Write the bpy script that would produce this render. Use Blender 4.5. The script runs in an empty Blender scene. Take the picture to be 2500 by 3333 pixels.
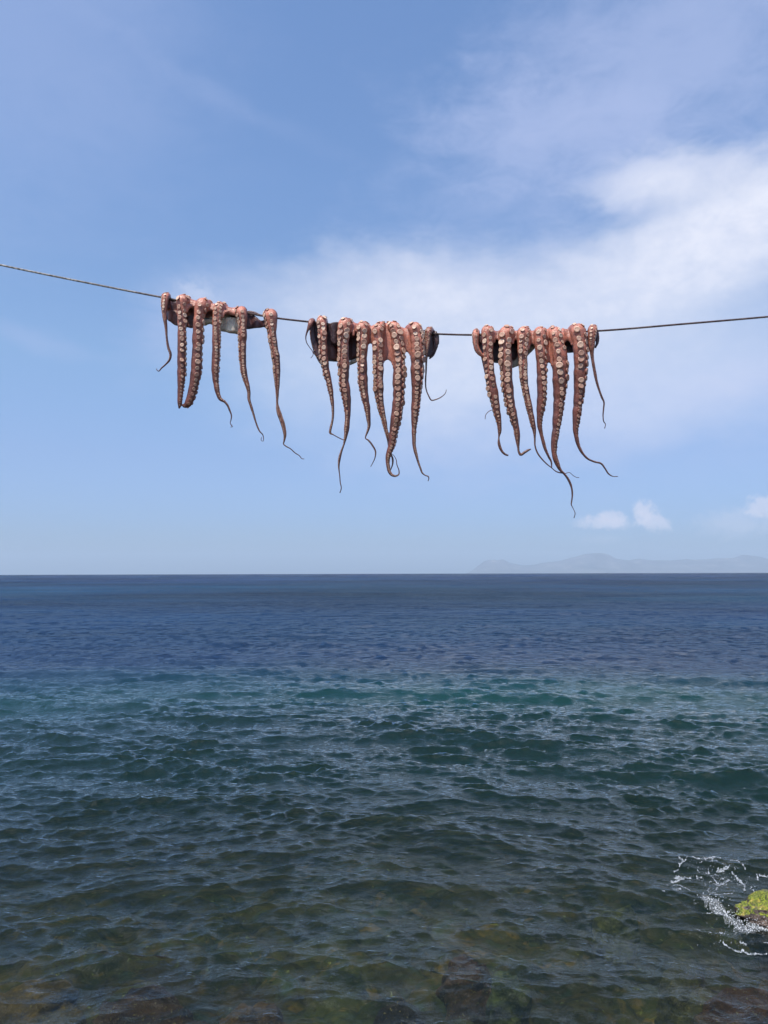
import bpy, math, random
import numpy as np
import time
T0 = time.time()
from mathutils import Vector, Matrix
random.seed(7)
RNG = np.random.default_rng(11)
SC = bpy.context.scene
R = math.radians

# ------------------------------------------------------------------ camera
F = 2508.0                      # focal length in photograph pixels (2500 x 3333)
CX, CY = 1250.0, 1666.5
H = 3.5                         # metres above the water
CAMROT = Matrix.Rotation(R(90 + 4.52), 3, 'X') @ Matrix.Rotation(R(-0.16), 3, 'Z')
cam = bpy.data.cameras.new('camera')
cam.sensor_fit = 'VERTICAL'
cam.sensor_height = 24
cam.lens = F / 3333 * 24
cam.clip_start = 0.05
cam.clip_end = 80000
camo = bpy.data.objects.new('camera', cam)
SC.collection.objects.link(camo)
camo.location = (0, 0, H)
camo.rotation_euler = CAMROT.to_euler()
SC.camera = camo

def ray(px, py):
    return CAMROT @ Vector(((px - CX) / F, -(py - CY) / F, -1.0))

def at(px, py, Y):
    """point at world depth Y seen at photograph pixel px, py"""
    d = ray(px, py)
    return Vector((0, 0, H)) + d * (Y / d.y)

def on_water(px, py, z=0.0):
    d = ray(px, py)
    return Vector((0, 0, H)) + d * ((z - H) / d.z)

def azel(px, py):
    d = ray(px, py).normalized()
    return math.degrees(math.atan2(d.x, d.y)), math.degrees(math.asin(d.z))

# ------------------------------------------------------------------ light, sky, exposure
SUN_EL, SUN_AZ = 66.0, 215.0    # azimuth measured clockwise from +Y: behind left
SC.view_settings.view_transform = 'Standard'
SC.view_settings.look = 'None'
SC.view_settings.gamma = 1
SC.view_settings.use_curve_mapping = False
SC.view_settings.exposure = 0.5
sun = bpy.data.lights.new('sun', 'SUN')
sun.energy = 4.0
sun.angle = R(0.53)
sun.color = (1.0, 0.94, 0.86)
suno = bpy.data.objects.new('sun', sun)
SC.collection.objects.link(suno)
sd = Vector((math.sin(R(SUN_AZ)) * math.cos(R(SUN_EL)), math.cos(R(SUN_AZ)) * math.cos(R(SUN_EL)), math.sin(R(SUN_EL))))
suno.rotation_euler = sd.to_track_quat('Z', 'Y').to_euler()
suno.location = (0, 0, 30)

class NT:
    """tiny node helper"""
    def __init__(s, tree):
        s.t = tree
        s.n = tree.nodes
        s.l = tree.links
    def new(s, kind, **kw):
        n = s.n.new(kind)
        for k, v in kw.items():
            setattr(n, k, v)
        return n
    def put(s, sock, v):
        if isinstance(v, bpy.types.NodeSocket):
            s.l.new(v, sock)
        elif v is not None:
            if hasattr(sock.default_value, '__len__') and not hasattr(v, '__len__'):
                v = (v, v, v)
            if hasattr(sock.default_value, '__len__') and len(sock.default_value) == 4 and len(v) == 3:
                v = (*v, 1)
            sock.default_value = v
    def m(s, op, a, b=None, c=None, clamp=False):
        n = s.new('ShaderNodeMath', operation=op, use_clamp=clamp)
        s.put(n.inputs[0], a)
        if b is not None: s.put(n.inputs[1], b)
        if c is not None: s.put(n.inputs[2], c)
        return n.outputs[0]
    def vm(s, op, a, b=None):
        n = s.new('ShaderNodeVectorMath', operation=op)
        s.put(n.inputs[0], a)
        if b is not None: s.put(n.inputs[1], b)
        return n.outputs['Value' if op in ('LENGTH', 'DOT_PRODUCT', 'DISTANCE') else 'Vector']
    def mix(s, f, a, b, mode='MIX'):
        n = s.new('ShaderNodeMix', data_type='RGBA', blend_type=mode)
        s.put(n.inputs['Factor'], f)
        s.put(n.inputs[6], a); s.put(n.inputs[7], b)
        return n.outputs[2]
    def ss(s, v, a, b, lo=0.0, hi=1.0, kind='SMOOTHSTEP'):
        n = s.new('ShaderNodeMapRange', interpolation_type=kind)
        s.put(n.inputs['Value'], v)
        n.inputs['From Min'].default_value = a; n.inputs['From Max'].default_value = b
        n.inputs['To Min'].default_value = lo; n.inputs['To Max'].default_value = hi
        return n.outputs[0]
    def noise(s, vec, scale, detail=4, rough=0.55, dist=0.0, out='Fac'):
        n = s.new('ShaderNodeTexNoise')
        s.put(n.inputs['Vector'], vec)
        n.inputs['Scale'].default_value = scale
        n.inputs['Detail'].default_value = detail
        n.inputs['Roughness'].default_value = rough
        n.inputs['Distortion'].default_value = dist
        return n.outputs[out]
    def xyz(s, x, y, z=0.0):
        n = s.new('ShaderNodeCombineXYZ')
        s.put(n.inputs[0], x); s.put(n.inputs[1], y); s.put(n.inputs[2], z)
        return n.outputs[0]
    def sep(s, v):
        n = s.new('ShaderNodeSeparateXYZ'); s.put(n.inputs[0], v)
        return n.outputs
    def ramp(s, f, stops, interp='LINEAR'):
        n = s.new('ShaderNodeValToRGB')
        e = n.color_ramp.elements
        n.color_ramp.interpolation = interp
        while len(e) < len(stops): e.new(0.5)
        for el, (p, c) in zip(e, stops):
            el.position = p; el.color = (*c, 1)
        s.put(n.inputs[0], f)
        return n.outputs[0]
    def attr(s, name, out='Color'):
        n = s.new('ShaderNodeAttribute', attribute_name=name)
        return n.outputs[out]

world = bpy.data.worlds.new('World')
SC.world = world
world.use_nodes = True
wt = NT(world.node_tree)
wt.n.clear()
sky = wt.new('ShaderNodeTexSky', sky_type='NISHITA')
sky.sun_disc = False
sky.sun_elevation = R(SUN_EL)
sky.sun_rotation = R(SUN_AZ)
sky.altitude = 0
sky.air_density = 1.0
sky.dust_density = 1.0
sky.ozone_density = 1.6
tc = wt.new('ShaderNodeTexCoord')
dirn = wt.vm('NORMALIZE', tc.outputs['Generated'])
dx, dy, dz = wt.sep(dirn)
az = wt.m('MULTIPLY', wt.m('ARCTAN2', dx, dy), 57.29578)
el = wt.m('MULTIPLY', wt.m('ARCSINE', dz), 57.29578)
# colour correction of the clear sky by elevation
SKYTINT = [(0.0, (.50, .64, 1.00)), (.042, (.57, .70, 1.06)), (.093, (.76, .83, 1.08)), (.168, (.98, 1.08, 1.2)), (.307, (1.06, 1.21, 1.38)), (.45, (1.09, 1.26, 1.45))]
SKYTINT = [(p, tuple(v / 1.5 for v in c)) for p, c in SKYTINT]
tint = wt.ramp(wt.m('DIVIDE', el, 90.0, clamp=True), SKYTINT)
S0 = 0.10
clear = wt.vm('SCALE', wt.mix(1.0, sky.outputs[0], tint, 'MULTIPLY'))
clear.node.inputs['Scale'].default_value = 1.5
# ---- clouds, laid out by azimuth and elevation
q = wt.xyz(wt.m('MULTIPLY', az, 0.05), wt.m('MULTIPLY', el, 0.09), dz)
warp = wt.noise(q, 2.2, 5, 0.6, 0.0, 'Color')
wx, wy, wz = wt.sep(wt.vm('SUBTRACT', warp, (0.5, 0.5, 0.5)))
fine = wt.noise(wt.xyz(wt.m('MULTIPLY', az, 0.10), wt.m('MULTIPLY', el, 0.2), 3.3), 2.6, 7, 0.62, 0.4)
fine2 = wt.noise(wt.xyz(wt.m('MULTIPLY', az, 0.35), wt.m('MULTIPLY', el, 0.5), 8.1), 2.0, 6, 0.6)
fine3 = wt.noise(wt.xyz(az, el, 4.4), 1.6, 6, 0.62, 0.3)
def puff(px, py, rx, ry, rot=0, soft=(1.0, 0.2), amp=6.0, n2=0.5):
    """soft ellipse of cloud; centre and radii given in photograph pixels, turned into degrees"""
    a0, e0 = azel(px, py)
    k = 57.3 / F
    u = wt.m('SUBTRACT', wt.m('ADD', az, wt.m('MULTIPLY', wx, amp)), a0)
    v = wt.m('SUBTRACT', wt.m('ADD', el, wt.m('MULTIPLY', wy, amp)), e0)
    c, s_ = math.cos(R(rot)), math.sin(R(rot))
    uu = wt.m('ADD', wt.m('MULTIPLY', u, c / (rx * k)), wt.m('MULTIPLY', v, s_ / (rx * k)))
    vv = wt.m('ADD', wt.m('MULTIPLY', u, -s_ / (ry * k)), wt.m('MULTIPLY', v, c / (ry * k)))
    d = wt.vm('LENGTH', wt.xyz(uu, vv))
    d = wt.m('ADD', d, wt.m('MULTIPLY', wt.m('SUBTRACT', fine if rx > 120 else fine3, 0.5), n2 if rx > 120 else 1.9))
    return wt.ss(d, soft[0], soft[1])
def comb(lst):
    """1 - product(1 - a)"""
    acc = None
    for w, p in lst:
        inv = wt.m('SUBTRACT', 1.0, wt.m('MULTIPLY', p, w))
        acc = inv if acc is None else wt.m('MULTIPLY', acc, inv)
    return wt.m('SUBTRACT', 1.0, acc)
white = comb([
    (1.0, puff(2560, 650, 440, 170, 12, (1.25, 0.1), 5)),
    (0.80, puff(2150, 590, 300, 95, -6, (1.2, 0.1), 5)),
    (0.85, puff(2250, 840, 620, 190, 14, (1.3, 0.1), 6)),
    (0.75, puff(1560, 960, 700, 190, 4, (1.35, 0.0), 7)),
    (0.34, puff(1150, 960, 620, 130, 2, (1.4, 0.0), 6)),
    (0.42, puff(1420, 1160, 620, 190, 0, (1.35, 0.0), 7)),
    (0.35, puff(640, 955, 70, 40, 0, (1.4, 0.0), 2)),
    (0.50, puff(1500, 1230, 800, 260, -4, (1.45, 0.0), 7)),
    (0.40, puff(2300, 1100, 500, 260, 0, (1.45, 0.0), 6)),
])
veil = comb([
    (0.55, puff(2200, 180, 850, 330, 20, (1.5, 0.0), 9, 1.3)),
    (0.32, puff(1850, 430, 600, 140, -10, (1.4, 0.0), 7, 1.5)),
    (0.10, puff(700, 300, 420, 26, -17, (1.6, 0.0), 3, 0.8)),
    (0.40, puff(2000, 1330, 900, 260, 5, (1.5, 0.0), 7, 0.9)),
    (0.35, puff(600, 1080, 200, 140, 40, (1.5, 0.0), 5, 1.2)),
    (0.40, puff(2420, 1250, 260, 60, 6, (1.5, 0.0), 3, 1.2)),
    (0.22, puff(120, 1110, 160, 34, -6, (1.5, 0.0), 3, 1.2)),
    (0.28, puff(60, 40, 700, 600, 0, (1.3, 0.0), 7, 0.7)),
])
cumulus = comb([
    (0.68, puff(1965, 1700, 86, 24, 0, (1.25, 0.5), 0.9, 0.9)),
    (0.6, puff(1985, 1685, 45, 26, 0, (1.25, 0.5), 0.9, 0.9)),
    (0.7, puff(2092, 1665, 34, 34, 0, (1.25, 0.5), 0.9, 0.8)),
    (0.7, puff(2125, 1695, 50, 30, -25, (1.25, 0.4), 0.9, 0.9)),
    (0.65, puff(2495, 1648, 55, 34, 0, (1.25, 0.5), 0.9, 0.9)),
    (0.35, puff(2400, 1700, 110, 40, 0, (1.4, 0.2), 0.9, 0.9)),
    (0.15, puff(1960, 1757, 60, 16, 0, (1.4, 0.2), 0.9, 0.9)),
])
# the rest of the sky carries the same thin streaks
away = wt.ss(wt.m('ABSOLUTE', az), 34, 60)
high = wt.m('MAXIMUM', away, wt.ss(el, 42, 60))
generic = wt.m('MULTIPLY', wt.ss(wt.noise(wt.vm('MULTIPLY', dirn, (1.2, 1.2, 3.5)), 1.6, 6, 0.55, 0.3), 0.45, 0.78), wt.m('MULTIPLY', high, 0.55))
generic = wt.m('MULTIPLY', generic, wt.ss(el, 0, 8))
texture = wt.m('MULTIPLY', wt.ss(fine2, 0.25, 0.75, 0.84, 1.0), wt.ss(fine, 0.30, 0.62, 0.80, 1.0))
wfac = wt.m('MULTIPLY', white, texture)
CW = 10.0
col = wt.mix(veil, clear, (0.36 * CW, 0.42 * CW, 0.63 * CW))
col = wt.mix(wt.m('MAXIMUM', wfac, generic), col, (0.64 * CW, 0.655 * CW, 0.74 * CW))
col = wt.mix(cumulus, col, (0.56 * CW, 0.57 * CW, 0.68 * CW))
bg = wt.new('ShaderNodeBackground')
wt.put(bg.inputs[0], col)
bg.inputs[1].default_value = S0
wo = wt.new('ShaderNodeOutputWorld')
wt.l.new(bg.outputs[0], wo.inputs[0])

SC.render.engine = 'CYCLES'
SC.cycles.use_denoising = True
SC.cycles.max_bounces = 8
SC.cycles.diffuse_bounces = 3
SC.cycles.glossy_bounces = 3
SC.cycles.transparent_max_bounces = 12
SC.cycles.volume_bounces = 0
SC.cycles.sample_clamp_direct = 2.5
SC.cycles.caustics_reflective = False
SC.cycles.caustics_refractive = False

# ------------------------------------------------------------------ helpers
def tag(o, label=None, cat=None, group=None, kind=None):
    if label: o['label'] = label
    if cat: o['category'] = cat
    if group: o['group'] = group
    if kind: o['kind'] = kind
    return o

def mesh_from(name, verts, faces, smooth=True):
    verts = np.asarray(verts, np.float32); faces = np.asarray(faces, np.int32)
    me = bpy.data.meshes.new(name)
    k = faces.shape[1]
    me.vertices.add(len(verts)); me.vertices.foreach_set('co', verts.ravel())
    me.loops.add(faces.size); me.loops.foreach_set('vertex_index', faces.ravel())
    me.polygons.add(len(faces))
    me.polygons.foreach_set('loop_start', np.arange(0, faces.size, k, dtype=np.int32))
    me.polygons.foreach_set('loop_total', np.full(len(faces), k, np.int32))
    me.polygons.foreach_set('use_smooth', np.full(len(faces), smooth))
    me.update(calc_edges=True)
    return me

def link(name, me, mat=None, parent=None):
    o = bpy.data.objects.new(name, me)
    SC.collection.objects.link(o)
    if mat and not me.materials: me.materials.append(mat)
    if parent: o.parent = parent
    return o

def grid_faces(nr, nc):
    i = np.arange(nr - 1)[:, None] * nc + np.arange(nc - 1)[None, :]
    i = i.ravel()
    return np.stack([i, i + 1, i + nc + 1, i + nc], 1)

def vnoise(x, y, seed=0):
    """smooth 2D value noise, -1..1"""
    r = np.random.default_rng(seed).uniform(-1, 1, (256, 256)).astype(np.float32)
    xi = np.floor(x).astype(np.int64); yi = np.floor(y).astype(np.int64)
    fx = (x - xi).astype(np.float32); fy = (y - yi).astype(np.float32)
    fx = fx * fx * (3 - 2 * fx); fy = fy * fy * (3 - 2 * fy)
    x0 = xi & 255; x1 = (xi + 1) & 255; y0 = yi & 255; y1 = (yi + 1) & 255
    return (r[y0, x0] * (1 - fx) + r[y0, x1] * fx) * (1 - fy) + (r[y1, x0] * (1 - fx) + r[y1, x1] * fx) * fy

def fbm(x, y, seed=0, octv=4, gain=0.5):
    a, s, t = 1.0, 0.0, 0.0
    for k in range(octv):
        s = s + a * vnoise(x * 2 ** k + 13.7 * k, y * 2 ** k - 7.1 * k, seed + k)
        t += a; a *= gain
    return s / t

def smooth01(x, a, b):
    t = np.clip((x - a) / (b - a), 0, 1)
    return t * t * (3 - 2 * t)

def set_color(me, name, rgb):
    a = me.color_attributes.new(name, 'FLOAT_COLOR', 'POINT')
    c = np.ones((len(rgb), 4), np.float32); c[:, :3] = rgb
    a.data.foreach_set('color', c.ravel())

def set_float(me, name, v):
    a = me.attributes.new(name, 'FLOAT', 'POINT')
    a.data.foreach_set('value', np.asarray(v, np.float32).ravel())

def mat(name):
    m = bpy.data.materials.new(name); m.use_nodes = True
    nt = NT(m.node_tree); nt.n.clear()
    out = nt.new('ShaderNodeOutputMaterial')
    return m, nt, out

def principled(nt, out, color, rough=0.5, spec=0.5, bump=None, bdist=0.01, bstr=1.0, **kw):
    p = nt.new('ShaderNodeBsdfPrincipled')
    nt.put(p.inputs['Base Color'], color)
    nt.put(p.inputs['Roughness'], rough)
    nt.put(p.inputs['Specular IOR Level'], spec)
    for k, v in kw.items():
        nt.put(p.inputs[k.replace('_', ' ')], v)
    if bump is not None:
        b = nt.new('ShaderNodeBump')
        b.inputs['Strength'].default_value = bstr
        b.inputs['Distance'].default_value = bdist
        nt.put(b.inputs['Height'], bump)
        nt.l.new(b.outputs[0], p.inputs['Normal'])
    nt.l.new(p.outputs[0], out.inputs[0])
    return p

# ------------------------------------------------------------------ the sea
REARTH = 6.371e6
WAVES = []
def make_waves():
    rng = np.random.default_rng(5)
    bands = [(4.5, 8.0, 0.022, 10, 20), (2.2, 4.5, 0.050, 18, 24), (1.1, 2.2, 0.085, 26, 30), (0.60, 1.1, 0.130, 30, 38),
             (0.32, 0.60, 0.190, 38, 48), (0.18, 0.32, 0.215, 42, 55), (0.10, 0.18, 0.170, 34, 62)]
    for lo, hi, slope, n, spread in bands:
        for _ in range(n):
            lam = math.exp(rng.uniform(math.log(lo), math.log(hi)))
            k = 2 * math.pi / lam
            th = R(np.clip(rng.normal(-8, spread * 0.6), -88, 88))  # 0 = travelling to -y
            a = slope / k * math.sqrt(2.0 / n)
            WAVES.append((lam, k * math.sin(th), -k * math.cos(th), a, rng.uniform(0, 6.283), math.sin(th), -math.cos(th)))
make_waves()

def wave_disp(x, y, spacing=None, lateral=None):
    """x, y arrays (2D, rows sorted from near to far); spacing per row for band limiting"""
    near = 1 - smooth01(y, 9, 22)
    ywarp = y + 0.055 * x * x * near / (1 + 0.02 * x * x) + 0.25 * fbm(x * 0.3, y * 0.3, 40, 2)
    xwarp = x + 0.25 * fbm(x * 0.3 + 50, y * 0.3, 41, 2)
    # groups: the chop is not equally high everywhere
    g1 = 0.95 + 0.45 * fbm(x * 0.22, y * 0.22, 50, 3)
    g2 = 1.0 + 0.8 * fbm(x * 0.7, y * 1.0, 51, 3)
    calm = 0.70 + 0.30 * smooth01(y, 7, 13)
    sx = np.zeros(x.shape, np.float32); sy = np.zeros(x.shape, np.float32)
    z = np.zeros_like(x); ox = np.zeros_like(x); oy = np.zeros_like(x)
    for lam, kx, ky, a, ph, cx_, cy_ in WAVES:
        n = x.shape[0]; fade = 1.0
        if spacing is not None:
            f = smooth01(lam / spacing, 1.3, 2.4)
            if lateral is not None and lam > 0.25:      # slopes carried beyond the mesh's reach
                fl = smooth01(lam / lateral, 2.5, 5.0)
                fs = np.maximum(f, 0.75 * fl)
            else:
                fs = f
            nz = np.nonzero(fs > 0)[0]
            if len(nz) == 0: continue
            n = nz[-1] + 1
            fade = f[:n, None].astype(np.float32)
            fs = fs[:n, None].astype(np.float32)
        g = (g1 if lam > 0.9 else g2)[:n]
        p = (kx * xwarp[:n] + ky * ywarp[:n] + ph).astype(np.float32)
        sn = np.sin(p) * (a * g * calm[:n])
        if lateral is not None:
            sx[:n] -= sn * fs * kx; sy[:n] -= sn * fs * ky
        s = sn * fade; c = np.cos(p) * a * fade * g * calm[:n]
        z[:n] += c
        ox[:n] -= s * cx_ * 0.85
        oy[:n] -= s * cy_ * 0.85
    if lateral is not None: return ox, oy, z, sx, sy
    return ox, oy, z

def bed_depth(x, y):
    """depth of the sea bed below the mean water level"""
    r = np.hypot(x, y)
    d = 0.50 + 0.19 * np.maximum(r - 6.0, 0) + 0.25 * fbm(x * 0.35, y * 0.35, 60, 3)
    return np.maximum(d, 0.3)

ROCK = on_water(2500, 3010)
def make_sea():
    f2 = F * 768 / 2500
    dep = [R(75)]
    while dep[-1] > R(34): dep.append(dep[-1] - 3.0 / f2)
    while dep[-1] > R(0.05): dep.append(dep[-1] - 0.6 / f2)
    r = [H / math.tan(d) for d in dep]
    r = [v for v in r if v < 3500] + list(np.geomspace(3600, 30000, 24))
    r = np.array(r)
    hb = R(29)
    core = np.arange(-hb, hb, 1.0 / f2)
    side = np.linspace(hb, R(62), 70)
    th = np.concatenate([-side[::-1], core[1:], side])
    x0 = (r[:, None] * np.sin(th)[None, :]).astype(np.float64)
    y0 = (r[:, None] * np.cos(th)[None, :]).astype(np.float64)
    sp = np.maximum(np.gradient(r) * 0.8, r * 0.80 / f2)
    ox, oy, z, sx, sy = wave_disp(x0, y0, sp, r * 1.0 / f2)
    x = x0 + ox; y = y0 + oy
    z = z - (x0 ** 2 + y0 ** 2) / (2 * REARTH)
    V = np.stack([x, y, z], -1).reshape(-1, 3)
    me = mesh_from('sea', V, grid_faces(len(r), len(th)))
    # slope of the water for shading; far off only the faces leaning to the shore are in sight
    rr_ = r[:, None]
    rf_ = smooth01(np.log(r), math.log(40), math.log(250))[:, None]
    dirx = np.sin(th)[None, :]; diry = np.cos(th)[None, :]
    sr = sx * dirx + sy * diry
    sr2 = sr * (1 - rf_) + (np.abs(sr) + 0.09) * rf_
    gust = 0.30 * fbm(x0 / 7, y0 / 22, 101, 3) * smooth01(rr_, 30, 70) + 0.30 * fbm(x0 / 22, y0 / 120, 104, 3) * smooth01(rr_, 90, 260) + 0.26 * fbm(x0 / 80, y0 / 700, 107, 3) * smooth01(rr_, 400, 900)
    sr2 = sr2 + gust
    sx = sx + (sr2 - sr) * dirx; sy = sy + (sr2 - sr) * diry
    wn = np.stack([-sx, -sy, np.ones_like(sx)], -1); wn /= np.linalg.norm(wn, axis=-1)[..., None]
    at_ = me.attributes.new('water_normal', 'FLOAT_VECTOR', 'POINT')
    at_.data.foreach_set('vector', wn.astype(np.float32).ravel())
    # what the water column looks like from above, by place: shallow weedy green-grey, a sand bar (teal), deep blue
    rr = np.broadcast_to(r[:, None], x0.shape)
    n1 = fbm(x0 * 0.10, y0 * 0.16, 70, 4); n2 = fbm(x0 * 0.35, y0 * 0.5, 75, 3)
    lr = np.log(rr) + 0.10 * n1 + 0.03 * n2
    def C(*c): return np.array(c, np.float32)
    cs = [(math.log(6.0), C(.010, .026, .017)), (math.log(11.0), C(.009, .032, .024)), (math.log(15.0), C(.008, .042, .036)),
          (math.log(19.0), C(.009, .044, .044)), (math.log(23.5), C(.009, .060, .070)), (math.log(27.5), C(.009, .045, .085)),
          (math.log(32.0), C(.009, .030, .083)), (math.log(60.0), C(.010, .042, .105)), (math.log(150.0), C(.012, .055, .125)),
          (math.log(400.0), C(.014, .040, .110)), (math.log(2000.0), C(.016, .036, .10))]
    L = np.array([c[0] for c in cs]); K = np.stack([c[1] for c in cs])
    body = np.stack([np.interp(lr, L, K[:, i]) for i in range(3)], -1)
    body *= 0.50 - 0.22 * (1 - smooth01(rr, 12, 30))[..., None]
    body *= 1 + (np.array([0.0, 0.30, 0.12]) * (smooth01(rr, 9, 14) * (1 - smooth01(rr, 24, 30)))[..., None])
    body *= (1 + 0.35 * fbm(x0 * 0.06, y0 * 0.11, 80, 4))[..., None]
    body *= (1 + smooth01(rr, 25, 80) * 0.8 * fbm(x0 * 0.012, y0 * 0.02, 83, 4))[..., None] * (1 + 0.3 * fbm(x0 * 0.02, y0 * 0.03, 87, 3)[..., None] * np.array([-.4, 1, .2]))
    set_color(me, 'body', body.reshape(-1, 3))
    d = bed_depth(x0, y0)
    set_float(me, 'murk', 1 - np.exp(-np.clip(d - 0.15, 0, 60) * 0.46))
    set_float(me, 'far', smooth01(np.log(rr), math.log(12), math.log(400)))
    return me

m_sea, nt, out = mat('sea_water')
geo = nt.new('ShaderNodeNewGeometry')
pos = geo.outputs['Position']
far = nt.attr('far', 'Fac')
px_, py_, pz_ = nt.sep(pos)
flat = nt.xyz(px_, py_, 0.0)
st = nt.xyz(nt.m('MULTIPLY', px_, 0.6), py_, 0.0)
rip = nt.noise(st, 9.0, 5, 0.6, 0.6)
b1 = nt.new('ShaderNodeBump'); b1.inputs['Strength'].default_value = 1.0; nt.put(b1.inputs['Distance'], nt.ss(far, 0.0, 0.25, 0.027, 0.0))
nt.put(b1.inputs['Height'], rip)
wf = nt.ss(far, 0.10, 0.32)
base_n = nt.vm('NORMALIZE', nt.vm('ADD', nt.vm('MULTIPLY', geo.outputs['Normal'], nt.xyz(*[nt.m('SUBTRACT', 1.0, wf)] * 3)), nt.vm('MULTIPLY', nt.attr('water_normal', 'Vector'), nt.xyz(wf, wf, wf))))
nt.l.new(base_n, b1.inputs['Normal'])
prev = b1.outputs[0]
for sc_, w_, fa, fb in ((3.6, 0.045, -0.05, 0.12), (1.1, 0.20, 0.12, 0.34), (0.36, 0.7, 0.25, 0.48), (0.11, 3.0, 0.40, 0.72)):
    hh = nt.noise(nt.xyz(nt.m('MULTIPLY', px_, 0.5), nt.m('ADD', py_, nt.m('MULTIPLY', px_, 0.12)), sc_ * 7), sc_, 5, 0.62, 0.35)
    bb = nt.new('ShaderNodeBump'); bb.inputs['Strength'].default_value = 1.0
    nt.put(bb.inputs['Distance'], nt.m('MULTIPLY', nt.ss(far, fa, fb), w_))
    nt.put(bb.inputs['Height'], hh); nt.l.new(prev, bb.inputs['Normal']); prev = bb.outputs[0]
nrm = prev
fr = nt.new('ShaderNodeFresnel'); fr.inputs['IOR'].default_value = 1.333
nt.l.new(nrm, fr.inputs['Normal'])
gl = nt.new('ShaderNodeBsdfGlossy'); gl.distribution = 'GGX'
gl.inputs['Color'].default_value = (0.88, 0.92, 0.94, 1)
nt.put(gl.inputs['Roughness'], nt.m('ADD', 0.02, nt.m('MULTIPLY', far, 0.12)))
nt.l.new(nrm, gl.inputs['Normal'])
tr = nt.new('ShaderNodeBsdfTransparent'); tr.inputs['Color'].default_value = (0.74, 0.82, 0.75, 1)
rf = nt.new('ShaderNodeBsdfRefraction'); rf.inputs['IOR'].default_value = 1.333; rf.inputs['Roughness'].default_value = 0.0
rf.inputs['Color'].default_value = (0.74, 0.82, 0.75, 1); nt.l.new(nrm, rf.inputs['Normal'])
ms0 = nt.new('ShaderNodeMixShader'); ms0.inputs[0].default_value = 0.30
nt.l.new(tr.outputs[0], ms0.inputs[1]); nt.l.new(rf.outputs[0], ms0.inputs[2])
df = nt.new('ShaderNodeBsdfDiffuse')
nt.put(df.inputs['Color'], nt.attr('body'))
ms1 = nt.new('ShaderNodeMixShader'); nt.put(ms1.inputs[0], nt.attr('murk', 'Fac'))
nt.l.new(ms0.outputs[0], ms1.inputs[1]); nt.l.new(df.outputs[0], ms1.inputs[2])
ms2 = nt.new('ShaderNodeMixShader'); # a wind-roughened sea mirrors far less at grazing angles than still water does
fe = nt.m('DIVIDE', nt.m('MULTIPLY', fr.outputs[0], 1.15), nt.m('ADD', 1.0, nt.m('MULTIPLY', fr.outputs[0], nt.ss(far, 0.04, 0.27, 0.2, 3.1))))
nt.put(ms2.inputs[0], fe)
nt.l.new(ms1.outputs[0], ms2.inputs[1]); nt.l.new(gl.outputs[0], ms2.inputs[2])
nt.l.new(ms2.outputs[0], out.inputs[0])
sea = link('sea', make_sea(), m_sea)
tag(sea, kind='structure')

print('TIME', round(time.time() - T0, 1))
# ------------------------------------------------------------------ sea bed with cobbles
m_bed, nt, out = mat('weedy_bed')
geo = nt.new('ShaderNodeNewGeometry'); pos = geo.outputs['Position']
n1 = nt.noise(pos, 1.1, 5, 0.6, 0.5); n2 = nt.noise(pos, 6.0, 6, 0.7, 0.3); n3 = nt.noise(nt.vm('ADD', pos, (9, 4, 2)), 2.6, 4, 0.6, 0.8)
c = nt.ramp(n1, [(0.30, (0.020, 0.028, 0.018)), (0.45, (0.055, 0.060, 0.026)), (0.55, (0.10, 0.075, 0.032)), (0.68, (0.055, 0.085, 0.05))])
c = nt.mix(nt.ss(n3, 0.56, 0.68), c, (0.20, 0.12, 0.035))
c = nt.mix(nt.ss(n2, 0.62, 0.70), c, (0.38, 0.36, 0.12))
c = nt.mix(nt.ss(n2, 0.48, 0.30), c, (0.012, 0.014, 0.012))
c = nt.mix(nt.ss(nt.noise(pos, 0.9, 3, 0.5), 0.42, 0.58), c, nt.vm('MULTIPLY', c, (0.35, 0.40, 0.45)))
c = nt.vm('MULTIPLY', c, (1.7, 1.7, 1.1))
principled(nt, out, c, 0.85, 0.2, n2, 0.05)

def make_bed():
    th = np.linspace(-R(50), R(50), 420)
    r = np.concatenate([np.linspace(2.5, 14, 300), np.linspace(14.1, 40, 60)])
    x = r[:, None] * np.sin(th); y = r[:, None] * np.cos(th)
    z = -bed_depth(x, y) - 0.15
    rng = np.random.default_rng(3)
    for _ in range(900):
        rad = rng.uniform(0.10, 0.38); cx_, cy_ = rng.uniform(-7, 7), rng.uniform(4.5, 14)
        if abs(cx_) > cy_ * 0.8: continue
        d2 = ((x - cx_) / rad) ** 2 + ((y - cy_) / (rad * rng.uniform(0.6, 1.0))) ** 2
        m = d2 < 1
        if not m.any(): continue
        base = -bed_depth(np.array([cx_]), np.array([cy_]))[0] - 0.15
        z[m] = np.maximum(z[m], base + rad * 0.75 * np.sqrt(1 - d2[m]) - 0.04)
    z += 0.05 * fbm(x * 5, y * 5, 90, 3)
    V = np.stack([x, y, z], -1).reshape(-1, 3)
    return mesh_from('seabed', V, grid_faces(len(r), len(th)))
tag(link('seabed', make_bed(), m_bed), kind='structure')

print('TIME', round(time.time() - T0, 1))
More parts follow.
